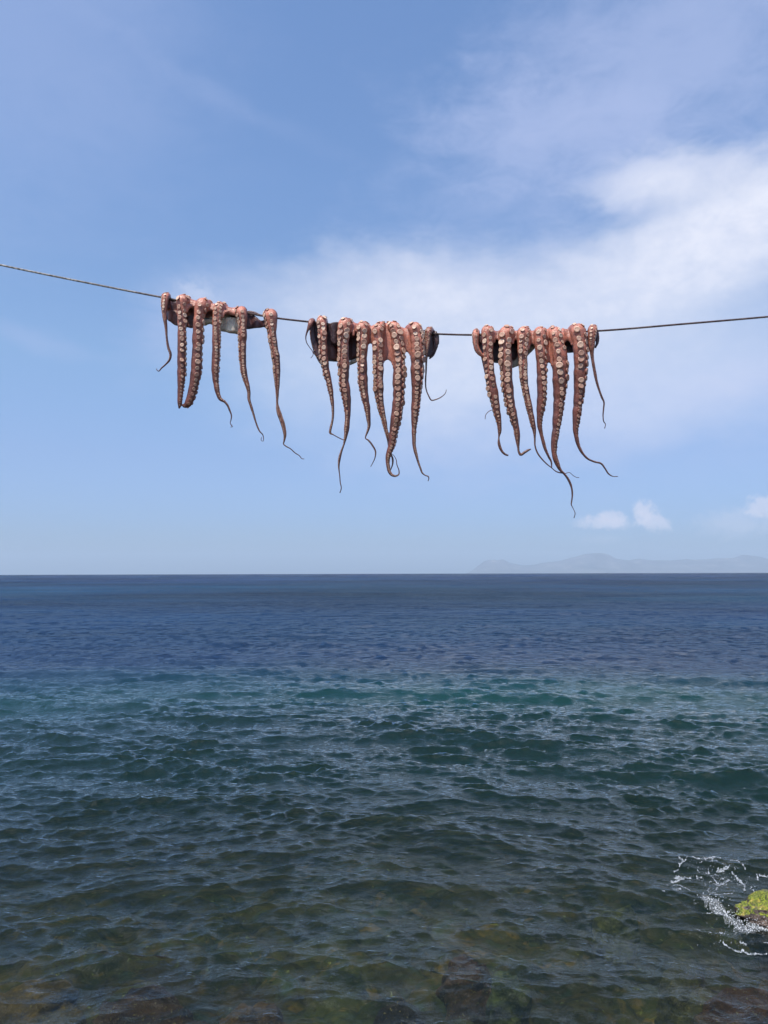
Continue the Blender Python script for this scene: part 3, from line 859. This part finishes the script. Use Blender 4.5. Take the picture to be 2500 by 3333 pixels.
class Octo:
    def __init__(s, ox, oy, sc, seed):
        s.o = (ox, oy); s.s = sc; s.k = PXM / sc      # s.k: metres per crop pixel
        s.rng = np.random.default_rng(seed)
        s.fat, s.thin, s.samp, s.cups = [], [], [], []
    def pt(s, x, y, dy=0.0):
        """crop pixel to world point, dy metres beyond the rope plane"""
        return np.array(at(s.o[0] + x / s.s, s.o[1] + y / s.s, D + dy)[:])
    def ropey(s, x):
        return (rope_y(s.o[0] + x / s.s) - s.o[1]) * s.s
    def spine(s, P, rad, cls, colr, sdir=None, flat=0.85):
        """add a fleshy tube: P (n,3), rad (n,)"""
        P = np.asarray(P); rad = np.asarray(rad)
        FATR = 0.0042
        big = rad > FATR
        last = len(P) if big.all() else max(int(np.argmin(big)), 0)
        if last > 3: s.fat.append(tube(P[:last], rad[:last], 12, flat))
        if last < len(P):
            a = max(last - 3, 0)
            s.thin.append((tube(P[a:], rad[a:] * np.where(np.arange(len(P) - a) < 3, 0.9, 1.0), 7, 0.7), P[a:], rad[a:]))
        n = len(P)
        sd = np.tile(np.array((0, -1.0, 0)), (n, 1)) if sdir is None else sdir
        cc = np.broadcast_to(colr, (n, 3)) if np.ndim(colr) < 2 else colr
        for i in range(0, n, 2):
            s.samp.append((*P[i], rad[i], cls, *sd[i], *cc[i]))
    def arm(s, apex, path, ang=(10, 10), size=0.42, rows=0.52, front=0.024, cups=True, dark=0.0, back=None, apexr=None, backlen=110, gap=1.88, zigzag=0.0):
        """apex (x, topy): highest outline point over the rope; path: (x, y, halfwidth[, dy]) down the front"""
        k = s.k
        ax, ty = apex
        hw0 = path[0][2]
        ar = apexr or min(hw0 * 0.98, 72)
        pts = []
        ry = s.ropey(ax)
        bx = ax if back is None else back
        pts.append((*s.pt(bx, ry + backlen, 0.034), ar * 0.8 * k))
        pts.append((*s.pt((bx + ax) / 2, ry + backlen * 0.40, 0.032), ar * 0.9 * k))
        pts.append((*s.pt(ax, ty + ar * 1.1, 0.014), ar * k))
        pts.append((*s.pt((ax * 2 + path[0][0]) / 3, ty + ar, -0.004), ar * k * 1.02))
        for i, p in enumerate(path):
            x, y, hw = p[:3]
            dy = p[3] if len(p) > 3 else None
            f = min(1.0, (i + 1) / 2.0)
            base = -(front + 0.25 * hw * k) * (0.75 + 0.25 * f)
            if y > ry + 250: base = -(front * 0.9 + 0.2 * hw * k)
            pts.append((*s.pt(x, y, base if dy is None else dy), hw * k * 1.06))
        A = np.array(pts)
        L = np.sum(np.linalg.norm(np.diff(A[:, :3], axis=0), axis=1))
        C, L = catmull(A, max(int(L / 0.0028), 30))
        P = C[:, :3]; rad = np.maximum(C[:, 3], 0.0011)
        n = len(P)
        # the flesh is uneven: bulges, pinches and a slow wander
        rg = s.rng; ss_ = np.linspace(0, L, n); ph = rg.uniform(0, 50)
        rad = rad * (1 + 0.07 * vnoise(ss_ / 0.018 + ph, ss_ * 0, 3) + 0.05 * vnoise(ss_ / 0.045 + ph, ss_ * 0, 5))
        T = frames(P)
        tt = np.linspace(0, 1, n)
        angs = np.radians(np.interp(tt, [0.15, 0.5, 1], [ang[0], 0.8 * ang[1] + 0.2 * ang[0], ang[1]]) + 8 * vnoise(ss_ / 0.08 + ph, ss_ * 0, 9))
        # outward direction of the oral side: away from the rope around the bend, towards the viewer below
        ropeP = np.array([at(s.o[0] + ax / s.s, s.o[1] + ry / s.s, D)[:]])
        outw = P - ropeP; outw[:, 0] = 0
        outw /= np.linalg.norm(outw, axis=1)[:, None] + 1e-9
        w = smooth01(np.linalg.norm(P - ropeP, axis=1), 0.03, 0.075)[:, None]
        below = (P[:, 1] < ropeP[0, 1])[:, None]
        front_dir = np.array((0, -1.0, 0.0))
        O = np.where(below, outw * (1 - w) + front_dir * w, outw)
        O -= T * np.sum(O * T, 1)[:, None]; O /= np.linalg.norm(O, axis=1)[:, None] + 1e-9
        S = np.cross(T, O)                              # sideways; T points down -> S points to ...
        sgn = np.sign(S[:, 0]); sgn[sgn == 0] = 1
        S = S * sgn[:, None]
        O2 = O * np.cos(angs)[:, None] + S * np.sin(angs)[:, None]
        S2 = S * np.cos(angs)[:, None] - O * np.sin(angs)[:, None]
        thin = smooth01(rad, 0.002, 0.009)[:, None]
        sunlit_top = (1 - smooth01(np.linalg.norm(P - ropeP, axis=1), 0.04, 0.19))[:, None]  # sunlight on the bend put into the skin colour, fading down the arm
        colr = TIP * (1 - thin) + (SKIN * (1 - 0.75 * sunlit_top) + PINK * 0.75 * sunlit_top) * thin
        colr = colr * (1 - dark) + DARK * dark
        s.spine(P, rad, 0, colr, O2)
        if not cups: return
        pos_s = 0.0
        row = 0
        i0 = int(n * 0.03)
        cur = ss_[i0]
        while True:
            i = np.searchsorted(ss_, cur)
            if i >= n - 3: break
            r_ = rad[i]
            if r_ < 0.0021: break
            big = smooth01(r_, 0.004, 0.016)
            rs = r_ * size * 1.02 * (0.80 + 0.20 * big) * rg.uniform(0.76, 1.14)
            rs *= 0.72 + 0.28 * float(smooth01(ropeP[0, 2] - P[i, 2], -0.01, 0.05))
            side = 1 if row % 2 == 0 else -1
            a2 = side * rows * (1 + rg.uniform(-0.12, 0.12))
            nd = O2[i] * math.cos(a2) + S2[i] * math.sin(a2)
            fl = 0.85
            c = P[i] + (O2[i] * math.cos(a2) * fl + S2[i] * math.sin(a2)) * r_ * 0.95
            nd = nd + rg.normal(0, 0.10, 3); nd /= np.linalg.norm(nd)
            if rg.uniform() > 0.03: s.cups.append((c + nd * rs * 0.16, nd, rs))
            cur += rs * gap / 2 * rg.uniform(0.9, 1.15) + 0.0004
            row += 1
    def web(s, xa, xb, arch, dip=14, lean=0.5, r=17, front=0.028, colr=None, n=None, edge=70):
        """skin between two arms, hanging from the bend down to an arch"""
        n = n or max(3, int((xb - xa) / 10))
        for i in range(n):
            u = (i + 0.5) / n
            x = xa + (xb - xa) * u
            ry = s.ropey(x)
            yb = arch + edge * abs(2 * u - 1) ** 3
            sag = 1 - (2 * u - 1) ** 2
            ty = ry - 50 + dip * sag
            fr = -front * (1 - 0.55 * sag)
            A = np.array([s.pt(x, ry + 120, 0.034), s.pt(x, ry + 50, 0.032), s.pt(x, ty + r, 0.010), s.pt(x, ty + r + 6, -0.006),
                          s.pt(x, ry + 40, fr), s.pt(x, (ry + yb) / 2, fr - 0.002), s.pt(x, yb - r * 0.6, fr - 0.002)])
            C, L = catmull(A, 40)
            cc = (PINK if colr is None else colr)
            base = PINK if colr is None else np.array(colr)
            g = np.linspace(0, 1, 40)[:, None]
            cc = base * (1.0 - 0.45 * g * sag)
            s.spine(C, np.full(40, r * s.k) * (1 + 0.1 * s.rng.uniform(-1, 1)), 1, cc)
    def bag(s, contour, dep=0.045, thick=0.022, colr=DARK, top=None, step=12):
        """mantle or hanging skin behind the rope: contour of (x, top y, bottom y)"""
        c = np.array(contour, float)
        xs = np.arange(c[0, 0], c[-1, 0] + 1, step)
        n = len(xs)
        for i, x in enumerate(xs):
            u = 2 * (i + 0.5) / n - 1
            y0 = np.interp(x, c[:, 0], c[:, 1]); y1 = np.interp(x, c[:, 0], c[:, 2])
            r_ = max((thick * math.sqrt(max(1 - u * u, 0.06))), 0.008)
            rc = min(r_ / s.k, (y1 - y0) / 2 + 2)
            m = 12
            ys = np.linspace(y0 + rc * 0.5, y1 - rc, m) if y1 - y0 > 2 * rc else np.linspace(y0, y1 - rc * 0.8, m)
            y1 += 7 * math.sin(x * 0.11 + dep * 300) + 4 * math.sin(x * 0.31)
            dd = dep + 0.004 * math.sin(x * 0.05)
            P = np.array([s.pt(x, y, dd) for y in ys])
            rr = np.full(m, rc * s.k) * (0.85 + 0.15 * np.sin(np.linspace(0.3, 2.6, m)))
            s.spine(P, np.maximum(rr, 0.0046), 2, colr, None, 0.8)
    def flap(s, path, colr=DARK, dy=0.0, suck=0):
        """a dark web edge seen on its side"""
        A = np.array([(*s.pt(x, y, dy), hw * s.k) for x, y, hw in path])
        L = np.sum(np.linalg.norm(np.diff(A[:, :3], axis=0), axis=1))
        C, L = catmull(A, max(int(L / 0.003), 16))
        s.spine(C[:, :3], np.maximum(C[:, 3], 0.0010), 2, np.array(colr), None, 0.5)
        if suck:
            P = C[:, :3]; q = 0.0; ss_ = np.linspace(0, L, len(P))
            while q < L:
                i = min(np.searchsorted(ss_, q), len(P) - 1)
                nd = np.array((suck, -0.35, 0.1)) + s.rng.normal(0, 0.15, 3); nd /= np.linalg.norm(nd)
                rs = C[i, 3] * 0.26 * s.rng.uniform(0.7, 1.2)
                if C[i, 3] > 0.004: s.cups.append((P[i] + nd * C[i, 3] * 0.85, nd, rs))
                q += max(rs * 2.1, 0.004)
    def finish(s, label, group, voxel=0.0024):
        tmp = build_mixed('tmp', s.fat)
        to = bpy.data.objects.new('tmp', tmp); SC.collection.objects.link(to)
        md = to.modifiers.new('r', 'REMESH'); md.mode = 'VOXEL'; md.voxel_size = voxel
        sm = to.modifiers.new('s', 'SMOOTH'); sm.factor = 0.5; sm.iterations = 3
        dg = bpy.context.evaluated_depsgraph_get()
        ev = to.evaluated_get(dg); rm = ev.to_mesh()
        nv = len(rm.vertices); V = np.empty(nv * 3, np.float32); rm.vertices.foreach_get('co', V); V = V.reshape(-1, 3)
        nl = len(rm.loops); li = np.empty(nl, np.int32); rm.loops.foreach_get('vertex_index', li)
        npl = len(rm.polygons); lt = np.empty(npl, np.int32); rm.polygons.foreach_get('loop_total', lt)
        quads = li.reshape(-1, 4) if (lt == 4).all() else None
        if quads is None:
            ls = np.empty(npl, np.int32); rm.polygons.foreach_get('loop_start', ls)
            quads = np.array([[li[a], li[a + 1], li[a + 2], li[a + (3 if t > 3 else 2)]] for a, t in zip(ls, lt)])
        ev.to_mesh_clear(); bpy.data.objects.remove(to); bpy.data.meshes.remove(tmp)
        parts = [(V.astype(float), quads)] + [t[0] for t in s.thin]
        cen = s.center; cen = np.array(cen)
        me = build_mixed('octopus', parts)
        AV = np.concatenate([p[0] for p in parts])
        S = np.array(s.samp)
        col_ = np.empty((len(AV), 3), np.float32)
        AV = AV - cen; S[:, :3] -= cen
        SP = S[:, :3].astype(np.float32); SR = S[:, 3].astype(np.float32)
        K = 6
        S32 = S.astype(np.float32)
        for a in range(0, len(AV), 8000):
            X = AV[a:a + 8000].astype(np.float32)
            d2 = (X ** 2).sum(1)[:, None] + (SP ** 2).sum(1)[None] - 2 * X @ SP.T
            d = np.sqrt(np.maximum(d2, 0)); d -= SR[None]
            idx = np.argpartition(d, K, axis=1)[:, :K]
            sc_ = np.take_along_axis(d, idx, 1)
            w = np.exp(-(sc_ - sc_.min(1)[:, None]) / 0.0022); w /= w.sum(1)[:, None]
            Q = S32[idx]
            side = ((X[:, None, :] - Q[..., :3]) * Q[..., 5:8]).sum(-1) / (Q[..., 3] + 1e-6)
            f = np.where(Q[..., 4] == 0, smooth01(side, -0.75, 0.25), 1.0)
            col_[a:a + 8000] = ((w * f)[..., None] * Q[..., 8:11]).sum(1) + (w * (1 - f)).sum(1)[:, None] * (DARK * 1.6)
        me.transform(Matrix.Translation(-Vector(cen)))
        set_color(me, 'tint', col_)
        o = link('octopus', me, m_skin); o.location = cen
        tag(o, label, 'octopus', group)
        cups = sorted(s.cups, key=lambda c: -c[2])
        for i, (p, nd, rs) in enumerate(cups[:298]):
            c = bpy.data.objects.new('sucker', CUPS[i % 4]); SC.collection.objects.link(c)
            c.parent = o
            dn = min(max((cen[2] - p[2]) / 0.34, 0), 1) ** 0.8  # shade on the lower arms put into the sucker colour
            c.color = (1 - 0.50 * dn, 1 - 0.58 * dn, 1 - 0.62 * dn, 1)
            qd = Vector(nd).to_track_quat('Z', 'Y').to_matrix().to_4x4()
            c.matrix_local = Matrix.Translation(Vector(p) - Vector(cen)) @ qd @ Matrix.Rotation(i * 1.3, 4, 'Z') @ Matrix.Scale(rs, 4)
        rest = cups[298:]
        if rest:
            V7, F7, R7 = CUPL
            parts = []
            for p, nd, rs in rest:
                M = np.array(Vector(nd).to_track_quat('Z', 'Y').to_matrix())
                parts.append(((V7 * rs) @ M.T + p - np.array(cen), F7))
            sm_ = build_mixed('tiny_suckers', parts); set_float(sm_, 'rim', np.tile(R7, len(rest)))
            t = link('tiny_suckers', sm_, m_cup, o); t['kind'] = 'stuff'; t.color = (0.5, 0.42, 0.38, 1)  # small suckers get the same shaded tone in their colour
        print('octopus', nv, 'cups', len(cups))
        return o

GRP = 'octopuses hung over the rope to dry'
# ---- left octopus
A = Octo(480, 920, 3.072, 1)
A.center = rope_world(700)
A.arm((195, 98), [(180, 150, 38), (172, 210, 32), (170, 290, 26), (178, 380, 19), (187, 450, 14), (195, 560, 12), (210, 650, 13), (232, 720, 13), (222, 770, 12), (185, 815, 8), (140, 855, 7), (110, 885, 5), (95, 875, 4), (92, 858, 3)], (-25, -60), 0.42, apexr=42)
A.arm((400, 122), [(352, 180, 58), (345, 260, 50), (345, 340, 44), (345, 420, 42), (345, 500, 42), (345, 600, 43), (343, 700, 43), (342, 800, 42), (340, 900, 40), (335, 1000, 36), (330, 1080, 30), (325, 1160, 26), (320, 1240, 14), (318, 1258, 8)], (0, 62), 0.46, gap=2.5)
A.arm((595, 155), [(545, 220, 64), (520, 320, 56), (510, 420, 52), (505, 520, 52), (500, 620, 50), (495, 720, 50), (492, 800, 50), (485, 900, 50), (475, 960, 48), (462, 1030, 45), (445, 1100, 42), (425, 1170, 38), (395, 1220, 33), (368, 1232, 22), (352, 1218, 12)], (18, 58), 0.44, gap=2.5)
A.arm((760, 187), [(712, 245, 52), (697, 330, 44), (692, 430, 43), (690, 540, 43), (688, 640, 40), (683, 740, 38), (678, 840, 35), (678, 900, 34), (680, 960, 30), (690, 1040, 25), (705, 1110, 20), (730, 1165, 17), (770, 1190, 12), (800, 1225, 10), (822, 1275, 9), (840, 1330, 7), (835, 1375, 5), (828, 1405, 4), (840, 1425, 5), (850, 1440, 4), (830, 1445, 3)], (6, 65), 0.40)
A.arm((935, 234), [(938, 300, 60), (948, 360, 48), (948, 440, 44), (950, 520, 42), (950, 600, 38), (950, 700, 36), (955, 800, 34), (966, 900, 30), (977, 950, 27), (1000, 1030, 23), (1015, 1100, 17), (1015, 1160, 15), (1035, 1230, 14), (1060, 1310, 11), (1080, 1380, 9), (1105, 1450, 8), (1125, 1490, 7), (1150, 1515, 5), (1160, 1550, 4), (1155, 1585, 3), (1140, 1580, 3), (1140, 1545, 3)], (-15, -30), 0.40)
A.arm((1215, 262), [(1232, 330, 66), (1240, 420, 52), (1245, 520, 45), (1260, 620, 42), (1278, 720, 40), (1290, 820, 37), (1292, 900, 34), (1296, 970, 28), (1298, 1060, 21), (1298, 1140, 15), (1298, 1205, 13), (1305, 1260, 19), (1325, 1330, 22), (1350, 1400, 22), (1368, 1470, 20), (1375, 1530, 15), (1368, 1580, 9), (1362, 1615, 6), (1385, 1635, 6), (1430, 1660, 5), (1480, 1705, 5), (1520, 1730, 4), (1545, 1760, 3.5), (1568, 1762, 3)], (-20, 10), 0.38)
A.web(385, 560, 250, 18); A.web(560, 720, 285, 18); A.web(745, 905, 300, 26)
A.bag([(215, 160, 395), (300, 180, 455), (450, 210, 470), (560, 235, 430), (660, 250, 400), (740, 265, 400), (900, 300, 460), (990, 330, 510), (1100, 390, 485), (1190, 360, 440)], 0.050, 0.024, DARK * 1.3)
A.bag([(230, 270, 400), (300, 280, 462), (380, 300, 472), (450, 320, 475)], 0.040, 0.014, SKIN * 0.9)
A.bag([(575, 350, 450), (660, 350, 445)], 0.030, 0.016, FLESH)
A.bag([(724, 320, 480), (770, 320, 535), (860, 330, 558), (930, 350, 545)], 0.018, 0.022, FLESH)
A.flap([(1000, 290, 14), (1050, 300, 20), (1100, 315, 16), (1140, 330, 12), (1180, 320, 10)], DARK * 1.5, 0.012)
A.bag([(985, 290, 470), (1030, 300, 480), (1075, 330, 480), (1120, 375, 475), (1190, 365, 450)], 0.022, 0.010, DARK * 1.8)
A.flap([(220, 160, 16), (250, 175, 18), (290, 178, 14)], DARK * 1.6, 0.006)
A.finish('leftmost octopus with six widely spaced arms and pale flesh showing below the rope', GRP)

print('TIME', round(time.time() - T0, 1))
# ---- middle octopus
B = Octo(980, 1000, 3.318, 2)
B.center = rope_world(1210)
B.arm((240, 93), [(222, 150, 52), (230, 250, 50), (235, 350, 45), (240, 450, 42), (250, 550, 42), (262, 620, 40), (275, 700, 38), (300, 800, 33), (320, 900, 27), (335, 1000, 20), (345, 1100, 15), (345, 1180, 13), (335, 1250, 12), (320, 1310, 12), (318, 1360, 11), (345, 1375, 6), (390, 1400, 5), (440, 1425, 5), (468, 1437, 4)], (-8, -45), 0.52, gap=2.15)
B.arm((515, 112), [(480, 185, 74), (460, 300, 63), (455, 400, 60), (455, 500, 58), (460, 600, 58), (463, 700, 55), (465, 800, 52), (480, 900, 50), (495, 1000, 42), (502, 1080, 34), (505, 1160, 30), (500, 1250, 27), (490, 1350, 23), (475, 1430, 15), (460, 1490, 10), (435, 1560, 12), (415, 1640, 14), (408, 1720, 9), (418, 1820, 6), (425, 1900, 6), (435, 1950, 5), (420, 2005, 6)], (-5, -65), 0.46)
B.arm((695, 150), [(668, 215, 66), (665, 330, 58), (665, 430, 55), (662, 530, 50), (665, 630, 50), (668, 730, 50), (672, 830, 48), (685, 930, 42), (700, 1020, 36), (718, 1100, 30), (728, 1200, 24), (735, 1280, 17), (720, 1340, 13), (700, 1390, 8), (695, 1412, 6), (725, 1435, 8), (770, 1490, 9), (805, 1560, 8), (800, 1620, 6), (770, 1690, 4), (752, 1722, 4)], (0, -60), 0.44)
B.arm((880, 148), [(842, 225, 62), (830, 340, 58), (828, 440, 58), (830, 540, 58), (835, 640, 58), (835, 740, 55), (835, 840, 52), (840, 930, 50), (852, 1020, 42), (870, 1120, 34), (895, 1220, 27), (915, 1320, 21), (938, 1420, 15), (950, 1500, 10, -0.012), (965, 1570, 9, -0.010), (990, 1640, 10, -0.01), (988, 1700, 8, -0.012), (965, 1760, 6, -0.014)], (0, -18), 0.45)
B.arm((950, 150), [(1005, 215, 60), (1035, 300, 62), (1045, 400, 62), (1055, 500, 62), (1062, 600, 62), (1062, 700, 62), (1055, 800, 62), (1055, 900, 60), (1050, 1000, 55), (1035, 1100, 52), (1022, 1200, 52), (1005, 1300, 46), (990, 1400, 41), (975, 1500, 37), (950, 1570, 30), (935, 1640, 23), (940, 1720, 19), (955, 1780, 17), (985, 1815, 13), (1020, 1822, 10), (1055, 1805, 7), (1058, 1770, 6), (1035, 1700, 5), (1028, 1650, 4), (1000, 1600, 3), (985, 1585, 3)], (8, 42), 0.50)
B.arm((1190, 165), [(1232, 225, 70), (1250, 310, 68), (1260, 400, 68), (1258, 500, 70), (1255, 600, 68), (1250, 700, 65), (1250, 800, 55), (1245, 900, 50), (1240, 1000, 46), (1232, 1100, 42), (1225, 1200, 36), (1220, 1300, 27), (1218, 1400, 21), (1222, 1500, 19), (1245, 1600, 16), (1268, 1680, 11), (1290, 1740, 10), (1310, 1790, 8), (1340, 1815, 6), (1375, 1830, 6), (1380, 1855, 5), (1370, 1878, 4)], (15, 40), 0.46)
B.arm((1400, 205), [(1378, 260, 38), (1370, 350, 27), (1360, 450, 21), (1355, 540, 14), (1352, 620, 10), (1350, 700, 9), (1345, 800, 8), (1350, 880, 7), (1375, 950, 7), (1412, 1005, 7), (1460, 995, 6), (1520, 965, 5), (1560, 925, 4), (1570, 890, 3)], (-5, -40), 0.36, dark=0.45, apexr=40)
B.arm((125, 112), [(105, 170, 32), (85, 220, 20), (66, 265, 11), (52, 320, 6), (60, 380, 5), (90, 430, 4), (125, 480, 4), (130, 515, 3), (105, 550, 2.5)], (-40, -60), 0.30, cups=False, dark=0.5, apexr=34)
B.flap([(130, 150, 28), (118, 240, 28), (130, 330, 34), (155, 430, 36), (185, 520, 32), (215, 590, 24), (245, 640, 14)], DARK, -0.004, -1)
B.flap([(160, 160, 24), (165, 260, 34), (185, 380, 40), (210, 480, 40)], DARK * 0.9, 0.012)
B.bag([(292, 190, 330), (325, 165, 370), (360, 150, 430), (395, 150, 430), (412, 170, 380)], -0.006, 0.010, DARK * 0.8)
B.flap([(440, 170, 16), (425, 220, 18), (430, 280, 14)], SKIN, -0.012)
B.bag([(1375, 250, 560), (1400, 240, 550), (1430, 240, 515), (1455, 262, 470), (1472, 290, 420)], 0.010, 0.010, DARK)
B.flap([(1455, 262, 12), (1468, 330, 13), (1468, 400, 13), (1450, 470, 12), (1425, 520, 12), (1385, 555, 10)], DARK, 0.006, 1)
B.web(560, 650, 270, 10, colr=PINK * 0.8); B.web(700, 800, 400, 22); B.web(860, 1010, 575, 4, edge=120); B.web(1075, 1200, 490, 16, edge=100); B.web(1290, 1360, 330, 20, colr=DARK)
B.bag([(150, 200, 520), (240, 200, 625), (300, 210, 652), (400, 220, 665), (520, 230, 640), (610, 250, 575), (640, 300, 520)], 0.046, 0.030, np.array((0.085, 0.032, 0.028)))
B.bag([(270, 400, 520), (330, 400, 600), (400, 480, 610)], 0.020, 0.012, SKIN * 0.8)
B.bag([(520, 600, 642), (570, 570, 625), (612, 540, 592)], 0.030, 0.010, FLESH)
B.bag([(880, 280, 520), (960, 280, 540), (1000, 300, 520)], 0.016, 0.010, FLESH * 0.55)
B.bag([(1080, 260, 470), (1150, 260, 500), (1200, 260, 490)], 0.022, 0.012, DARK * 1.4)
B.finish('middle octopus with dark web cloaking its left side and a thin hooked right arm', GRP)

print('TIME', round(time.time() - T0, 1))
# ---- right octopus
Cc = Octo(1520, 1030, 3.318, 3)
Cc.center = rope_world(1735)
Cc.arm((105, 128), [(95, 190, 42), (93, 250, 36), (98, 310, 32), (115, 365, 30), (145, 405, 24), (178, 432, 12)], (-35, -40), 0.34, apexr=38, gap=1.9)
Cc.arm((240, 93), [(222, 160, 68), (226, 260, 56), (228, 350, 50), (232, 450, 52), (242, 550, 52), (252, 650, 52), (266, 750, 54), (288, 850, 50), (308, 950, 42), (326, 1050, 38), (340, 1110, 31), (350, 1180, 25), (353, 1250, 18), (345, 1305, 8), (345, 1360, 14), (360, 1420, 15), (390, 1470, 12), (425, 1495, 10), (447, 1500, 8)], (0, -30), 0.44, gap=2.6)
Cc.arm((455, 98), [(425, 185, 80), (415, 300, 66), (415, 400, 65), (420, 500, 66), (425, 600, 65), (432, 700, 62), (445, 800, 56), (460, 900, 50), (480, 1000, 46), (503, 1080, 42), (520, 1150, 35), (540, 1240, 29), (548, 1330, 23), (555, 1410, 13), (560, 1460, 12), (580, 1492, 14), (620, 1470, 14), (660, 1445, 12), (690, 1432, 6)], (-2, -50), 0.46)
Cc.arm((635, 108), [(608, 180, 62), (600, 280, 55), (600, 380, 52), (605, 480, 48), (608, 580, 45), (615, 680, 42), (630, 780, 40), (650, 880, 38), (672, 980, 34), (690, 1060, 32), (710, 1150, 27), (730, 1250, 17), (733, 1330, 10), (735, 1390, 8), (760, 1470, 8), (810, 1540, 7), (870, 1600, 6), (915, 1635, 5), (965, 1675, 6), (1020, 1690, 6), (1060, 1695, 4), (1105, 1685, 3), (1150, 1720, 3), (1185, 1738, 2.5), (1212, 1740, 3)], (0, -45), 0.43)
Cc.arm((800, 105), [(790, 180, 66), (795, 300, 60), (800, 400, 58), (805, 500, 55), (808, 600, 53), (808, 700, 52), (808, 800, 50), (805, 900, 48), (795, 1000, 42), (785, 1100, 32), (785, 1180, 26), (800, 1260, 20), (820, 1340, 18), (845, 1430, 16), (880, 1510, 12), (910, 1570, 9), (915, 1640, 5)], (4, 62), 0.42, gap=2.5)
Cc.arm((930, 98), [(955, 190, 68), (980, 300, 68), (1000, 400, 76), (1008, 500, 82), (1008, 600, 80), (1005, 700, 75), (1000, 820, 67), (992, 920, 58), (985, 1020, 54), (975, 1100, 50), (965, 1200, 42), (950, 1300, 39), (940, 1400, 32), (945, 1500, 27), (975, 1590, 23), (1010, 1660, 15), (1050, 1700, 12), (1100, 1770, 12), (1130, 1850, 10), (1138, 1920, 8), (1132, 1990, 7), (1127, 2030, 6), (1145, 2070, 4), (1168, 2130, 4), (1155, 2178, 4)], (12, 52), 0.38, rows=0.50, gap=2.4)
Cc.arm((1160, 72), [(1195, 150, 80), (1212, 260, 78), (1225, 370, 75), (1230, 470, 74), (1225, 570, 70), (1220, 670, 64), (1215, 770, 58), (1205, 870, 52), (1195, 970, 48), (1185, 1050, 45), (1180, 1130, 38), (1172, 1220, 28), (1185, 1320, 22), (1210, 1410, 18), (1250, 1480, 14), (1310, 1540, 10), (1380, 1570, 10), (1450, 1590, 9), (1490, 1640, 8), (1530, 1700, 7), (1570, 1725, 5), (1630, 1728, 4)], (14, 55), 0.42, gap=2.3)
Cc.arm((1365, 85), [(1355, 150, 50), (1350, 240, 42), (1348, 330, 30), (1350, 410, 20), (1362, 500, 17), (1380, 600, 17), (1400, 700, 15), (1430, 800, 13), (1460, 880, 12), (1478, 920, 10), (1475, 1000, 8), (1470, 1080, 6), (1480, 1140, 5), (1495, 1160, 4), (1487, 1210, 5)], (5, -20), 0.34, dark=0.25, apexr=44)
Cc.flap([(1400, 150, 18), (1410, 220, 22), (1405, 290, 18), (1385, 340, 10)], DARK, 0.0, 1)
Cc.flap([(285, 1008, 5), (255, 1015, 4), (225, 1035, 4), (203, 1065, 4), (196, 1110, 3)], TIP, -0.03)
Cc.flap([(165, 430, 18), (185, 500, 22), (205, 600, 20), (225, 720, 14), (245, 850, 8), (270, 940, 5)], SKIN * 0.7, -0.020)
Cc.flap([(1270, 130, 16), (1275, 200, 20), (1300, 260, 16), (1305, 330, 14), (1330, 370, 12)], DARK * 1.2, -0.004)
Cc.web(290, 360, 250, 14, colr=PINK * 0.7); Cc.web(490, 570, 260, 14, colr=PINK * 0.8); Cc.web(655, 755, 305, 18, edge=90); Cc.web(845, 925, 505, 4, edge=60); Cc.web(1030, 1140, 270, 16, edge=70)
Cc.bag([(130, 170, 380), (200, 170, 480), (290, 180, 555), (360, 190, 575), (450, 200, 560), (560, 200, 480), (680, 220, 330)], 0.046, 0.028, DARK)
Cc.bag([(485, 470, 578), (560, 440, 565), (620, 360, 470), (700, 300, 385), (745, 300, 335)], 0.036, 0.016, FLESH * 0.7)
Cc.bag([(1040, 200, 400), (1090, 200, 436), (1160, 200, 440), (1260, 200, 430), (1310, 200, 380)], 0.040, 0.020, DARK)
Cc.finish('rightmost octopus with bunched arms, one trailing the longest thin tip of all', GRP)
